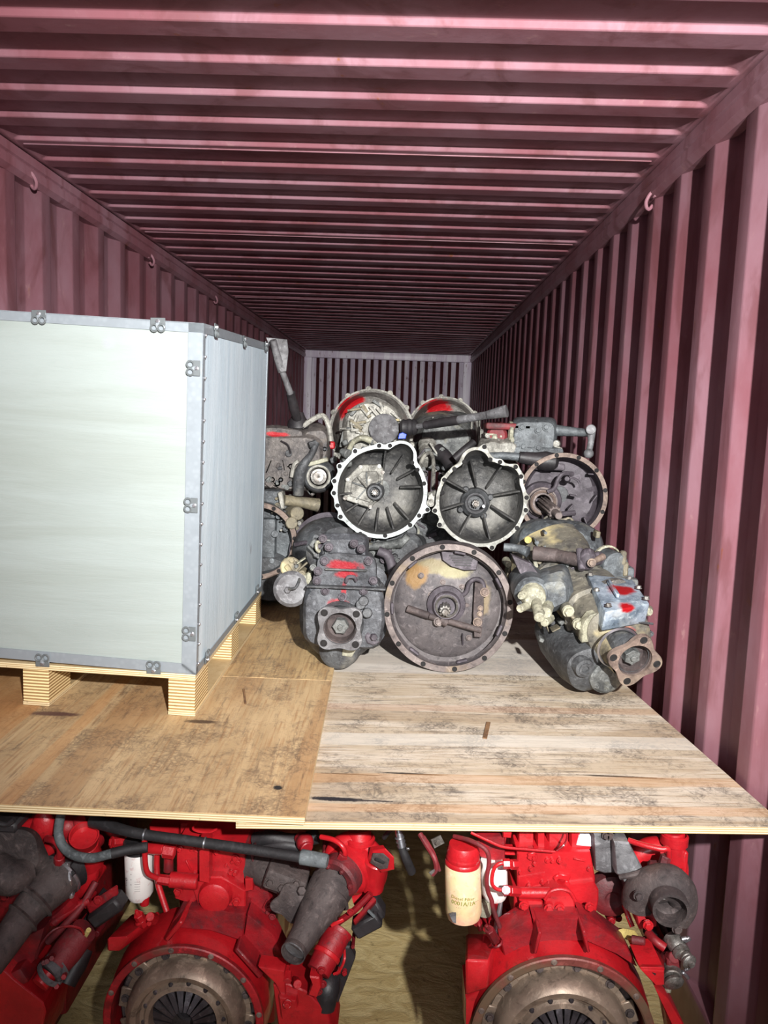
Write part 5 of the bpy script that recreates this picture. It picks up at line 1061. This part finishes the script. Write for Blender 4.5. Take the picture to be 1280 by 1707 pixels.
# loose hose lying across and coolant hose
h = Thing('hose', 'long straight black rubber hose with dusty end cap under the plywood edge', 'hose', P(360, 1407, YE+.0))
h.add('hose_body', 'rubber', MB().tube([h.p(155, 1368, YE+.08), h.p(200, 1382, YE+.04), h.p(240, 1391, YE+.02), h.p(340, 1405, YE+.0), h.p(430, 1418, YE-.02), h.p(508, 1430, YE-.04)], [.016, .0125, .0115, .0115, .0115, .0115], 16))
h.add('end_cap', 'rubber_grey', MB().cyl(h.p(500, 1428, YE-.035), h.p(546, 1436, YE-.045), .0165, .0155, 24, .003))
for x, y in ((241, 1391), (341, 1405)): h.add('hose_clip', 'chrome', MB().lathe([(.0118, -.002), (.0132, -.0015), (.0132, .0015), (.0118, .002)], h.p(x, y, YE+(.02 if x < 300 else 0)), V((1, 0, -.12)), 20, True))
h = Thing('hose', 'curved dusty grey rubber hose looping down at the left under the tan plywood', 'hose', P(120, 1420, YE))
h.add('hose_body', 'rubber_grey', MB().tube([h.p(108, 1340, YE+.06), h.p(100, 1366, YE+.03), h.p(98, 1393, YE), h.p(108, 1414, YE-.01), h.p(128, 1427, YE-.02), h.p(155, 1430, YE-.02), h.p(185, 1423, YE-.02), h.p(215, 1416, YE-.01)], .0105, 14))
h.add('hose_end', 'rubber', MB().tube([h.p(186, 1423, YE-.02), h.p(215, 1416, YE-.01), h.p(246, 1412, YE+.0)], .0115, 14))

# ===== engine at the far left
YA = 1.64
T = Thing('engine', 'dusty red engine cut off by the left edge, with a thick black exhaust pipe', 'engine', V((P(-120, 1700, YA).x, YA+.3, 0)), 'red engines under the plywood deck'); T.zmax = .818
L = T.p; t = YA
T.add('cylinder_block', 'dark_red', MB().box(V((P(-60, 1600, YA).x-T.loc.x, .22, .42)), (.26, .56, .62), bev=.012))
T.add('engine_stand_foot', 'maroon', MB().box(V((.0, .1, .05)), (.3, .5, .1), bev=.01))
tb = T.add('exhaust_pipe', 'iron', MB().tube([L(104, 1456, t+.07), L(92, 1470, t+.05), L(70, 1492, t+.02), L(45, 1520, t-.01), L(20, 1556, t-.05), L(-20, 1610, t-.1)], [.052, .05, .044, .037, .034, .033], 26), ang=60)
T.add('pipe_collar', 'iron', MB().lathe([(.043, -.006), (.049, 0), (.043, .006)], L(60, 1502, t+.005), L(92, 1470, t+.05)-L(45, 1520, t-.01), 32), parent=tb)
T.add('pipe_collar', 'iron', MB().lathe([(.037, -.006), (.043, 0), (.037, .006)], L(38, 1530, t-.02), L(92, 1470, t+.05)-L(45, 1520, t-.01), 32), parent=tb)
T.add('v_band_clamp', 'chrome', MB().lathe([(.052, -.004), (.055, -.003), (.055, .003), (.052, .004)], L(103, 1457, t+.07), L(104, 1456, t+.07)-L(70, 1492, t+.02), 40, True))
T.add('clamp_screw', 'chrome', MB().cyl(L(117, 1466, t+.03), L(119, 1492, t+.04), .004, .004, 8).cyl(L(112, 1440, t+.05), L(117, 1468, t+.03), .006, .005, 8).bolt(L(119, 1490, t+.04), V((0, 0, -1)), .006, .008))
T.add('bearing_housing', 'black', MB().lathe([(.05, -.02), (.05, .02), (.04, .03), (.02, .036), (0, .036)], L(112, 1450, t+.09), V((-.7, -1, -.2)), 32).box(L(103, 1437, t+.06), (.05, .02, .012), bev=.003).cyl(L(110, 1445, t+.05), L(124, 1458, t+.04), .008, .006, 8))
T.add('compressor_housing', 'red', MB().tube([L(66, 1440, t+.12), L(80, 1418, t+.12), L(108, 1408, t+.13), L(138, 1425, t+.13), L(148, 1455, t+.13), L(135, 1482, t+.13), L(110, 1495, t+.13)], [.018, .02, .026, .028, .026, .02, .014], 14).lathe([(0, 0), (.06, 0), (.065, -.03), (.05, -.05)], L(120, 1450, t+.12), W, 36))
T.add('inlet_funnel', 'red', MB().cyl(L(148, 1440, t+.13), L(142, 1405, t+.1), .034, .03, 24).pipe(L(142, 1405, t+.1), L(140, 1392, t+.08), .028, .034, .003, .02, 28))
T.add('red_elbow', 'red', MB().tube([L(60, 1400, t+.1), L(72, 1378, t+.09), L(84, 1358, t+.1)], [.02, .028, .026], 16).sphere(L(73, 1376, t+.08), .028, sq=(1, .6, 1.3)))
T.add('red_bracket', 'red', MB().prism([(-.045, -.02), (-.03, .02), (.0, .045), (.03, .06), (.04, .0), (.02, -.09), (.0, -.03)], L(38, 1400, t+.09), U, Vv, W, -.05, .0, .006))
T.add('water_pipe', 'dark_red', MB().tube([L(78, 1398, t+.05), L(92, 1402, t+.03), L(100, 1414, t+.03), L(99, 1430, t+.04)], .008, 10).cyl(L(99, 1428, t+.04), L(99, 1442, t+.05), .012, .013, 8))
T.add('hose_ball', 'dark_red', MB().sphere(L(113, 1378, t+.13), .03).cyl(L(120, 1378, t+.12), L(140, 1372, t+.14), .022))
T.add('manifold', 'iron', case_loft([(L(20, 1420, t+.02), .06, .05, 3, .2), (L(18, 1425, t+.05), .085, .07, 3, .2), (L(10, 1430, t+.2), .09, .08, 3, .2)], U, Vv, -W, .01, 6))
T.add('manifold_pipe', 'iron', MB().tube([L(-10, 1450, t), L(20, 1462, t), L(48, 1450, t+.03)], [.04, .04, .03], 14))
T.add('coil_bracket', 'black', MB().box(L(16, 1362, t+.06), (.08, .1, .025), bev=.006).tube([L(-5, 1372, t), L(12, 1374, t), L(24, 1366, t)], .006, 8))
st = T.add('starter_motor', 'maroon', MB().tube([L(132, 1560, t+.04), L(112, 1586, t+.01), L(92, 1612, t-.02)], [.033, .034, .03], 24).lathe([(.03, 0), (.033, .003), (.03, .018), (0, .02)], L(132, 1560, t+.04), V((.5, 0, .6)), 24))
T.add('starter_collar', 'iron_grey', MB().tube([L(98, 1606, t-.01), L(82, 1622, t-.03)], [.034, .03], 20).lathe([(.03, 0), (.034, .004), (.034, .01), (.03, .014)], L(88, 1618, t-.025), V((-.6, -.2, -.7)), 24), parent=st)
T.add('starter_nose', 'red', MB().tube([L(80, 1624, t-.03), L(66, 1642, t-.05)], [.022, .02], 18), parent=st)
for x, y in ((75, 1600), (80, 1598), (88, 1593), (96, 1640), (108, 1624)): T.add('starter_bolt', 'dark_red', MB().cyl(L(x, y, t-.03), L(x-2, y+5, t-.05), .006, .006, 6), parent=st)
T.add('solenoid', 'black', MB().tube([L(140, 1580, t+.05), L(128, 1604, t+.03), L(110, 1640, t+.0)], [.022, .026, .022], 18), parent=st)
T.add('terminal', 'foam', MB().cyl(L(142, 1560, t+.03), L(148, 1550, t+.02), .006, .006, 8), parent=st)
T.add('starter_wire', 'dark_red', MB().tube([L(60, 1598, t-.03), L(70, 1572, t-.03), L(90, 1550, t-.02), L(115, 1544, t), L(134, 1548, t+.01), L(140, 1558, t+.02)], .0028, 6), parent=st)
rod(T, 'conduit', 'maroon', [(80, 1570, t+.03), (105, 1545, t+.03), (135, 1512, t+.05), (160, 1470, t+.08)], .008)
rod(T, 'brace', 'dark_red', [(90, 1538, t+.04), (120, 1515, t+.05), (150, 1500, t+.06)], .010)
T.add('control_unit', 'black', MB().box(L(180, 1514, t+.06), (.085, .05, .036), V((.78, 0, .62)).normalized(), V((0, 1, 0)), V((-.62, 0, .78)).normalized(), bev=.006))
T.add('control_bracket', 'dark_red', MB().solid([L(143, 1510, t+.08), L(152, 1530, t+.08), L(198, 1492, t+.08), L(196, 1474, t+.08), L(143, 1508, t+.05), L(152, 1528, t+.05), L(198, 1490, t+.05), L(196, 1474, t+.05)], .003).bolt(L(164, 1500, t+.04), W, .008, .006))
T.add('dark_red_rib', 'dark_red', MB().tube([L(85, 1535, t+.05), L(105, 1520, t+.05), L(125, 1500, t+.05)], .014, 8))
slab(T, 'side_plate', 'dark_red', [(-20, 1600), (-20, 1640), (20, 1640), (60, 1600), (75, 1545), (45, 1560), (20, 1590)], t+.0, .12)
slab(T, 'flywheel_housing', 'red', [(-60, 1605), (-60, 1760), (60, 1760), (76, 1688), (72, 1672), (22, 1632), (0, 1612)], t-.04, .14)
T.add('housing_shell', 'dark_red', MB().box(L(35, 1618, t+.0), (.06, .07, .04), V((.8, 0, .5)).normalized(), V((0, 1, 0)), V((-.5, 0, .8)).normalized(), bev=.008))
T.add('flywheel_housing_ring', 'red', MB().lathe([(.17, -.15), (.2, -.14), (.205, -.02), (.19, 0), (.18, 0)], L(-120, 1745, t), W, 64))
lumps(T, 14, (0, 1480, 110, 1560), t+.09, ['dark_red', 'iron', 'maroon'], 91, .008, .016, .06)
lumps(T, 10, (60, 1385, 170, 1480), t+.15, ['red', 'dark_red'], 92, .008, .018, .06)
lumps(T, 10, (110, 1500, 170, 1560), t+.09, ['dark_red', 'black'], 93, .006, .014, .05)

# ===== right engine
YC = 1.52
T = Thing('engine', 'red engine at the right with a cream filter and round dark turbo opening', 'engine', V((P(938, 1740, YC).x, YC+.3, 0)), 'red engines under the plywood deck'); T.zmax = .818
L = T.p; t = YC
c, R, u, v, w = engine_core(T, 938, 1740, 168, YC, 22)
T.add('engine_stand_foot', 'maroon', MB().box(V((c.x, .05, .04)), (.3, .5, .08), bev=.01))
T.add('engine_stand_foot', 'maroon', MB().box(V((c.x, -.2, max(.05, (c.z-R)/2+.02))), (.16, .08, max(.08, c.z-R+.04)), bev=.01))
T.add('cylinder_block', 'red', MB().box(V((c.x-.02, .26, .42)), (.2, .6, .66), bev=.012))
slab(T, 'shell_panel', 'dark_red', [(842, 1598), (832, 1562), (862, 1543), (886, 1532), (894, 1572)], YC+.05, .06)
slab(T, 'shell_panel', 'dark_red', [(896, 1572), (888, 1532), (965, 1530), (974, 1568)], YC+.05, .06)
slab(T, 'shell_panel', 'dark_red', [(976, 1568), (967, 1530), (1000, 1545), (1045, 1578), (1062, 1612), (1030, 1592)], YC+.05, .06)
T.add('shell_rib', 'dark_red', MB().box(L(891, 1552, YC+.045), (.007, .08, .05), V((.98, 0, -.17)), V((0, 1, 0)), V((.17, 0, .98)), bev=.002))
T.add('shell_rib', 'dark_red', MB().box(L(970, 1550, YC+.045), (.007, .08, .05), V((.96, 0, .26)), V((0, 1, 0)), V((-.26, 0, .96)), bev=.002))
T.add('left_foot', 'red', MB().solid([L(776, 1660, YC-.01), L(812, 1648, YC-.01), L(835, 1600, YC+.12), L(775, 1610, YC+.14), L(776, 1600, YC-.01), L(816, 1601, YC-.01), L(832, 1556, YC+.12), L(777, 1556, YC+.14)], .004))
slab(T, 'left_foot_lower', 'red', [(776, 1664), (776, 1720), (784, 1700), (792, 1668), (800, 1650)], YC-.0, .1)
T.add('right_foot', 'red', MB().solid([L(1068, 1617, YC-.01), L(1108, 1618, YC-.01), L(1106, 1590, YC+.12), L(1050, 1588, YC+.14), L(1066, 1612, YC-.01), L(1107, 1613, YC-.01), L(1090, 1575, YC+.12), L(1048, 1576, YC+.14)], .002))
slab(T, 'right_foot_face', 'red', [(1068, 1617), (1108, 1618), (1108, 1643), (1093, 1644)], YC-.012, .1)
slab(T, 'right_rib', 'red', [(1092, 1648), (1112, 1662), (1140, 1707), (1150, 1760), (1128, 1760), (1118, 1707)], YC+.0, .08)
T.add('rib_notch', 'hole', MB().prism([(-.004, .002), (.004, 0), (.003, -.004)], L(1090, 1623, YC-.013), U, Vv, W, -.001, .0005, .0002))
sn = T.add('sensor', 'dark_red', MB().cyl(L(826, 1568, YC+.02), L(815, 1549, YC-.0), .010, .010, 6).cyl(L(815, 1549, YC), L(810, 1543, YC-.005), .004, .0035, 8).lathe([(.012, 0), (.0135, .003), (.012, .006)], L(830, 1574, YC+.02), V((-.5, 0, .8)), 12))
# block faces
slab(T, 'block_face', 'red', [(862, 1420), (862, 1488), (992, 1492), (992, 1462), (984, 1420)], YC+.13, .3)
slab(T, 'lower_block', 'red', [(857, 1486), (857, 1540), (991, 1540), (998, 1500), (998, 1484), (990, 1470)], YC+.12, .3)
slab(T, 'rear_bracket', 'red', [(865, 1500), (905, 1502), (905, 1526), (868, 1512)], YC+.10, .03)
slab(T, 'rear_plate', 'red', [(908, 1492), (908, 1528), (925, 1534), (960, 1534), (958, 1500), (945, 1486), (930, 1482)], YC+.09, .04)
T.add('plate_arc', 'red', MB().tube([L(908, 1500, YC+.09), L(918, 1486, YC+.09), L(934, 1482, YC+.09), L(950, 1487, YC+.09), L(959, 1502, YC+.09)], .004, 8))
for x, y in ((873, 1509), (933, 1515), (983, 1511), (925, 1530), (915, 1514)): T.bolts([L(x, y, YC+.085)], W, 'red', .008, .007)
T.add('cross_tube', 'red', MB().cyl(L(864, 1488, YC+.11), L(918, 1488, YC+.10), .012, .012, 20))
for k, (x0, x1) in enumerate(((864, 890), (896, 908), (914, 948))): slab(T, 'head_casting', 'red', [(x0, 1385), (x0, 1414), (x1, 1416), (x1, 1385)], YC+.17-.02*(k == 1), .3, .008)
T.add('head_ledge', 'red', MB().box(L(905, 1419, YC+.17), (.19, .04, .006), bev=.002))
slab(T, 'port_cover', 'red', [(952, 1382), (952, 1416), (966, 1420), (986, 1416), (986, 1400), (966, 1396), (966, 1382)], YC+.15, .2)
T.add('port_gasket', 'label_white', MB().prism([(-.022, -.01), (-.018, .012), (.02, .014), (.022, -.012)], L(978, 1403, YC+.145), U, Vv, W, -.05, .0, .002))
rod(T, 'injector_pipe', 'red', [(785, 1388, YC+.1), (815, 1402, YC+.09), (840, 1412, YC+.09), (880, 1416, YC+.1), (925, 1420, YC+.11)], .003, 6)
rod(T, 'injector_pipe', 'dark_red', [(928, 1418, YC+.11), (940, 1408, YC+.11), (945, 1395, YC+.13), (944, 1382, YC+.15)], .0022, 6)
slab(T, 'intake_block', 'dark_red', [(795, 1396), (795, 1428), (842, 1440), (842, 1394)], YC+.13, .1)
slab(T, 'small_step', 'red', [(838, 1385), (838, 1397), (852, 1398), (854, 1385)], YC+.12, .05)
# fuel filter
f0, f1 = L(771, 1438, YC+.09), L(773, 1534, YC+.09); H = (f1-f0).length; r = .0385
ft = tank(T, f0, f1-f0, [(0, 0), (r*.96, 0), (r, .003), (r*1.02, H*.5), (r*1.02, H*.82), (r*.93, H*.92), (r*.5, H*.95), (0, H*.95)], 'fuel_filter', 'filter_cream', 40)
T.add('filter_cap', 'red', MB().lathe([(r*.99, 0), (r*.99, .006), (r*.93, .009), (r*.95, .014), (r*.93, .018), (r*.9, .021), (r*.93, .028), (r*.86, .034), (r*.84, .04), (r*.8, .043), (0, .044)], f0, V((0, 0, 1)), 40), parent=ft)
T.add('filter_drain', 'red', MB().cyl(L(761, 1524, YC+.07), L(761, 1537, YC+.07), .012, .010, 14), parent=ft)
T.add('torn_label', 'iron_grey', MB().prism([(-.008, .008), (.006, .014), (.007, -.01), (.0, -.008)], f0+V((-.018, -r*.93, -H*.8)), U, Vv, W, -.006, .0008, .0003), parent=ft)
fm = (f0+f1)/2
can_text(T, ft, 'Diesel Filter', fm, None, r*1.02, -.1, .0105, 'ink_green', 'printed_text', .007)
can_text(T, ft, '0001A/1A', fm, None, r*1.02, -.05, .013, 'ink_green', 'printed_text', -.004)
can_text(T, ft, '- -- -', fm, None, r*1.02, -.3, .0055, 'ink_dark', 'printed_text', -.013)
can_text(T, ft, '-- -- -', fm, None, r*1.02, .62, .009, 'ink_dark', 'printed_text', -.001)
g0_, g1_ = L(822, 1434, YC+.13), L(825, 1500, YC+.13); H2 = (g1_-g0_).length
f2 = tank(T, g0_, g1_-g0_, [(0, 0), (.028, 0), (.03, .003), (.03, H2*.8), (.024, H2*.93), (0, H2*.96)], 'oil_filter', 'filter_white')
T.add('filter_label', 'label_white', MB().solid([L(821, 1450, YC+.092), L(843, 1450, YC+.092), L(843, 1476, YC+.092), L(821, 1476, YC+.092), L(821, 1450, YC+.09), L(843, 1450, YC+.09), L(843, 1476, YC+.09), L(821, 1476, YC+.09)]), parent=f2)
gm = (g0_+g1_)/2
for k in range(4): can_text(T, f2, '----', gm, None, .034, .35, .007, 'ink_dark', 'printed_text', .016-.008*k)
T.add('filter_fitting', 'cream', MB().cyl(L(808, 1525, YC+.12), L(808, 1502, YC+.12), .014, .012, 8), parent=f2)
T.add('bright_rod', 'chrome', MB().cyl(L(835, 1500, YC+.13), L(826, 1560, YC+.12), .005, .008, 12))
rod(T, 'fuel_pipe', 'maroon', [(757, 1394, YC+.1), (780, 1400, YC+.07), (800, 1409, YC+.05), (812, 1420, YC+.045), (815, 1438, YC+.045), (811, 1465, YC+.045), (813, 1485, YC+.05), (819, 1500, YC+.05), (822, 1515, YC+.05), (833, 1546, YC+.05)], .0048)
rod(T, 'fuel_pipe', 'red', [(862, 1440, YC+.08), (845, 1438, YC+.06), (830, 1441, YC+.055), (822, 1452, YC+.055), (820, 1472, YC+.055), (828, 1482, YC+.06), (845, 1484, YC+.065), (866, 1485, YC+.09)], .0042)
rod(T, 'fuel_pipe', 'dark_red', [(795, 1524, YC+.1), (798, 1540, YC+.08), (801, 1552, YC+.07)], .005)
for a_, b_ in (((838, 1440, YC+.06), (850, 1440, YC+.06)), ((851, 1441, YC+.06), (861, 1441, YC+.07)), ((839, 1484, YC+.06), (848, 1484, YC+.065)), ((849, 1485, YC+.065), (865, 1486, YC+.08))): can(T, 'pipe_nut', 'red', a_, b_, .0105, .0105, 6)
can(T, 'pipe_collar', 'label_white', (840, 1483.5, YC+.05), (847, 1484, YC+.055), .0085, .0085, 6)
# hanging bracket left of the filter
T.add('wire_bracket', 'maroon', MB().tube([L(700, 1390, YC+.14), L(712, 1410, YC+.12), L(724, 1430, YC+.1), L(727, 1448, YC+.1), L(720, 1458, YC+.1)], .006, 8).tube([L(706, 1394, YC+.13), L(722, 1420, YC+.11), L(733, 1452, YC+.1)], .0035, 6))
T.add('bracket_plate', 'steel', MB().prism([(-.015, .006), (.006, .018), (.016, 0), (-.006, -.014)], L(729, 1405, YC+.1), U, Vv, V((.1, -1, .2)).normalized(), -.004, 0, .001).bolt(L(729, 1404, YC+.096), W, .005, .004))
T.add('bracket_tab', 'steel', MB().prism([(-.009, .0), (.003, .009), (.010, .001), (-.002, -.008)], L(721, 1455, YC+.095), U, Vv, V((.1, -1, .2)).normalized(), -.003, 0, .001))
# exhaust manifold, turbine, compressor
slab(T, 'exhaust_manifold', 'iron_grey', [(990, 1384), (992, 1452), (1008, 1457), (1027, 1456), (1027, 1384)], YC+.12, .1, .006)
slab(T, 'manifold_arm', 'iron_grey', [(1025, 1384), (1026, 1456), (1036, 1466), (1048, 1486), (1062, 1480), (1080, 1475), (1070, 1445), (1050, 1384)], YC+.09, .06, .008)
T.add('manifold_ridge', 'iron', MB().tube([L(1033, 1462, YC+.08), L(1055, 1458, YC+.07), L(1074, 1452, YC+.08)], .006, 8))
for x, y in ((1010, 1392), (1016, 1390)): T.add('bolt', 'iron', MB().bolt(L(x, y, YC+.115), W, .007, .006))
T.add('waste_gate', 'maroon', MB().lathe([(.05, -.03), (.048, 0), (.03, .012), (.02, .012), (.012, .004), (0, .004)], L(1020, 1495, YC+.17), W, 28))
tu = L(1119, 1519, YC-.004)
T.add('turbine_scroll', 'iron', MB().tube([L(1062, 1508, YC+.08), L(1068, 1486, YC+.075), L(1090, 1474, YC+.065), L(1116, 1472, YC+.055), L(1134, 1488, YC+.05), L(1138, 1514, YC+.05), L(1130, 1536, YC+.05)], [.034, .036, .038, .038, .034, .028, .022], 18), ang=60)
M['turbine_fade'] = grimy('turbine_iron_red_overspray', (92, 80, 84), (66, 54, 58), None, rough=.65, bump=.6, sprays=[(L(1075, 1545, YC+.05), (.05, .2, .03))])
slab(T, 'turbine_body', 'turbine_fade', [(1053, 1498), (1058, 1520), (1066, 1551), (1095, 1546), (1098, 1515), (1095, 1488), (1068, 1484)], YC+.055, .1, .006)
T.add('turbine_mouth', 'iron', MB().lathe([(.038, -.06), (.038, -.004), (.037, 0), (.031, .0), (.030, -.004), (.0285, -.03), (.024, -.034), (.020, -.05), (0, -.05)], tu, V((-.1, -1, -.05)), 40))
T.add('turbine_rear', 'iron', MB().lathe([(.05, -.09), (.05, -.05), (.036, -.03), (.033, -.02)], tu, V((-.1, -1, -.05)), 36))
T.add('turbine_wheel', 'steel', MB().cyl(tu+V((-.004, .046, .008)), tu+V((-.006, .030, .010)), .007, .005, 6).box(tu+V((-.006, .04, .008)), (.024, .006, .004), bev=.001).box(tu+V((-.006, .04, .008)), (.004, .006, .024), bev=.001))
for x, y in ((1107, 1482), (1150, 1505), (1064, 1493), (1128, 1548), (1080, 1542), (1100, 1490)): T.add('bolt', 'iron' if y < 1530 or x > 1100 else 'red', MB().bolt(L(x, y, YC+.03), W, .008, .007).cyl(L(x, y, YC+.09), L(x, y, YC+.031), .011))
T.add('v_band_clamp', 'chrome', MB().lathe([(.042, -.003), (.045, -.002), (.045, .002), (.042, .003)], L(1108, 1468, YC+.13), V((.2, -.35, -.9)), 36, True))
T.add('compressor_housing', 'red', MB().tube([L(1058, 1450, YC+.17), L(1062, 1428, YC+.17), L(1085, 1415, YC+.17), L(1112, 1420, YC+.17), L(1128, 1445, YC+.17), L(1132, 1470, YC+.16)], [.02, .024, .026, .028, .026, .018], 16).lathe([(.0, .02), (.03, .02), (.036, .01), (.05, .008), (.055, -.02)], L(1090, 1446, YC+.17), V((-.2, -1, .1)), 36))
T.add('compressor_neck', 'red', MB().cyl(L(1124, 1440, YC+.15), L(1123, 1376, YC+.15), .025, .025, 28).lathe([(.025, 0), (.03, .003), (.03, .022), (.025, .025)], L(1123, 1407, YC+.15), V((0, 0, 1)), 28).box(L(1137, 1450, YC+.14), (.012, .03, .1), bev=.004))
rod(T, 'oil_feed_pipe', 'red', [(1048, 1394, YC+.1), (1078, 1404, YC+.08), (1102, 1409, YC+.07), (1113, 1416, YC+.07), (1115, 1430, YC+.08)], .006)
can(T, 'banjo_fitting', 'maroon', (1106, 1442, YC+.08), (1110, 1426, YC+.08), .012, .011, 6)
T.add('bearing_lug', 'maroon', MB().box(L(1097, 1444, YC+.09), (.04, .03, .014), bev=.004))
# fittings, foam, pumps
T.add('foam_wad', 'foam', MB().prism([(-.034, -.014), (-.026, .012), (-.008, .02), (.018, .016), (.03, .0), (.012, -.008), (-.004, -.004), (-.012, -.022)], L(1043, 1562, YC+.1), U, Vv, V((0, -.8, .5)).normalized(), -.03, .004, .004))
T.add('sleeve', 'maroon', MB().cyl(L(1053, 1566, YC+.06), L(1075, 1569, YC+.05), .009, .008, 14))
rod(T, 'drain_pipe', 'dark_red', [(1080, 1555, YC+.1), (1092, 1568, YC+.08), (1108, 1580, YC+.07)], .01)
rod(T, 'push_rod', 'red', [(1040, 1508, YC+.13), (1048, 1530, YC+.12), (1054, 1545, YC+.11)], .006)
pm = T.add('air_pump', 'steel', MB().lathe([(.0, .02), (.012, .02), (.014, .014), (.018, .012), (.019, .004), (.016, 0), (.019, -.006), (.019, -.03), (0, -.03)], L(1132, 1582, YC+.06), V((.3, -1, -.3)), 24).cyl(L(1136, 1586, YC+.06), L(1147, 1601, YC+.03), .014, .014, 18).lathe([(.015, 0), (.016, .005), (.013, .008), (.008, .009), (.007, .014), (0, .014)], L(1147, 1601, YC+.03), V((.3, -1, -.1)), 20))
T.add('pump_body', 'steel', MB().cyl(L(1118, 1615, YC+.06), L(1122, 1632, YC+.03), .02, .019, 20).lathe([(.02, 0), (.021, .006), (.017, .01), (.012, .012), (0, .012)], L(1122, 1634, YC+.03), V((.1, -1, -.4)), 22), parent=pm)
T.add('pump_link', 'maroon', MB().box(L(1120, 1603, YC+.06), (.03, .03, .03), bev=.005).cyl(L(1110, 1600, YC+.08), L(1124, 1596, YC+.05), .016, .012), parent=pm)
T.add('wing_clamp', 'chrome', MB().box(L(1145, 1566, YC+.06), (.016, .008, .01), V((.8, 0, .6)), V((0, 1, 0)), V((-.6, 0, .8)), bev=.002).cyl(L(1136, 1566, YC+.06), L(1144, 1564, YC+.06), .005).box(L(1142, 1625, YC+.05), (.022, .01, .008), V((.7, 0, -.7)), V((0, 1, 0)), V((.7, 0, .7)), bev=.002).box(L(1145, 1614, YC+.05), (.012, .01, .008), V((.8, 0, .6)), V((0, 1, 0)), V((-.6, 0, .8)), bev=.002), parent=pm)
T.add('pump_outlet', 'cream', MB().cyl(L(1110, 1640, YC+.06), L(1112, 1655, YC+.05), .014, .008, 10), parent=pm)
lumps(T, 18, (866, 1424, 982, 1480), YC+.125, ['red'], 101, .004, .010, .03)
lumps(T, 10, (1000, 1460, 1050, 1545), YC+.2, ['dark_red', 'maroon', 'black'], 102, .008, .018, .06)
lumps(T, 8, (1080, 1555, 1120, 1610), YC+.12, ['dark_red', 'maroon', 'black'], 103, .008, .014, .06)
lumps(T, 8, (790, 1520, 850, 1550), YC+.16, ['dark_red', 'black', 'iron'], 104, .008, .014, .06)
# cable hanging between the engines
h = Thing('cable', 'black cable with ribbed silver connector hanging beside the hose end and cream filter', 'cable', P(668, 1400, 1.75)); p = h.p
h.add('cable_sleeve', 'rubber', MB().tube([p(669, 1412, 1.72), p(677, 1432, 1.72), p(686, 1453, 1.74)], [.0095, .0105, .0105], 14).tube([p(640, 1396, 1.8), p(650, 1385, 1.78), p(660, 1380, 1.76)], .006, 8))
cn = h.add('connector', 'chrome', MB().cyl(p(663, 1378, 1.73), p(670, 1413, 1.72), .008, .0095, 18))
for k in range(3): h.add('connector_ring', 'chrome', MB().lathe([(.009, -.003), (.0115, 0), (.009, .003)], p(666+1.6*k, 1396+6.5*k, 1.725), V((.2, 0, -1)), 18), parent=cn)
h.add('connector_latch', 'chrome', MB().box(p(680, 1415, 1.71), (.008, .004, .006), bev=.001), parent=cn)
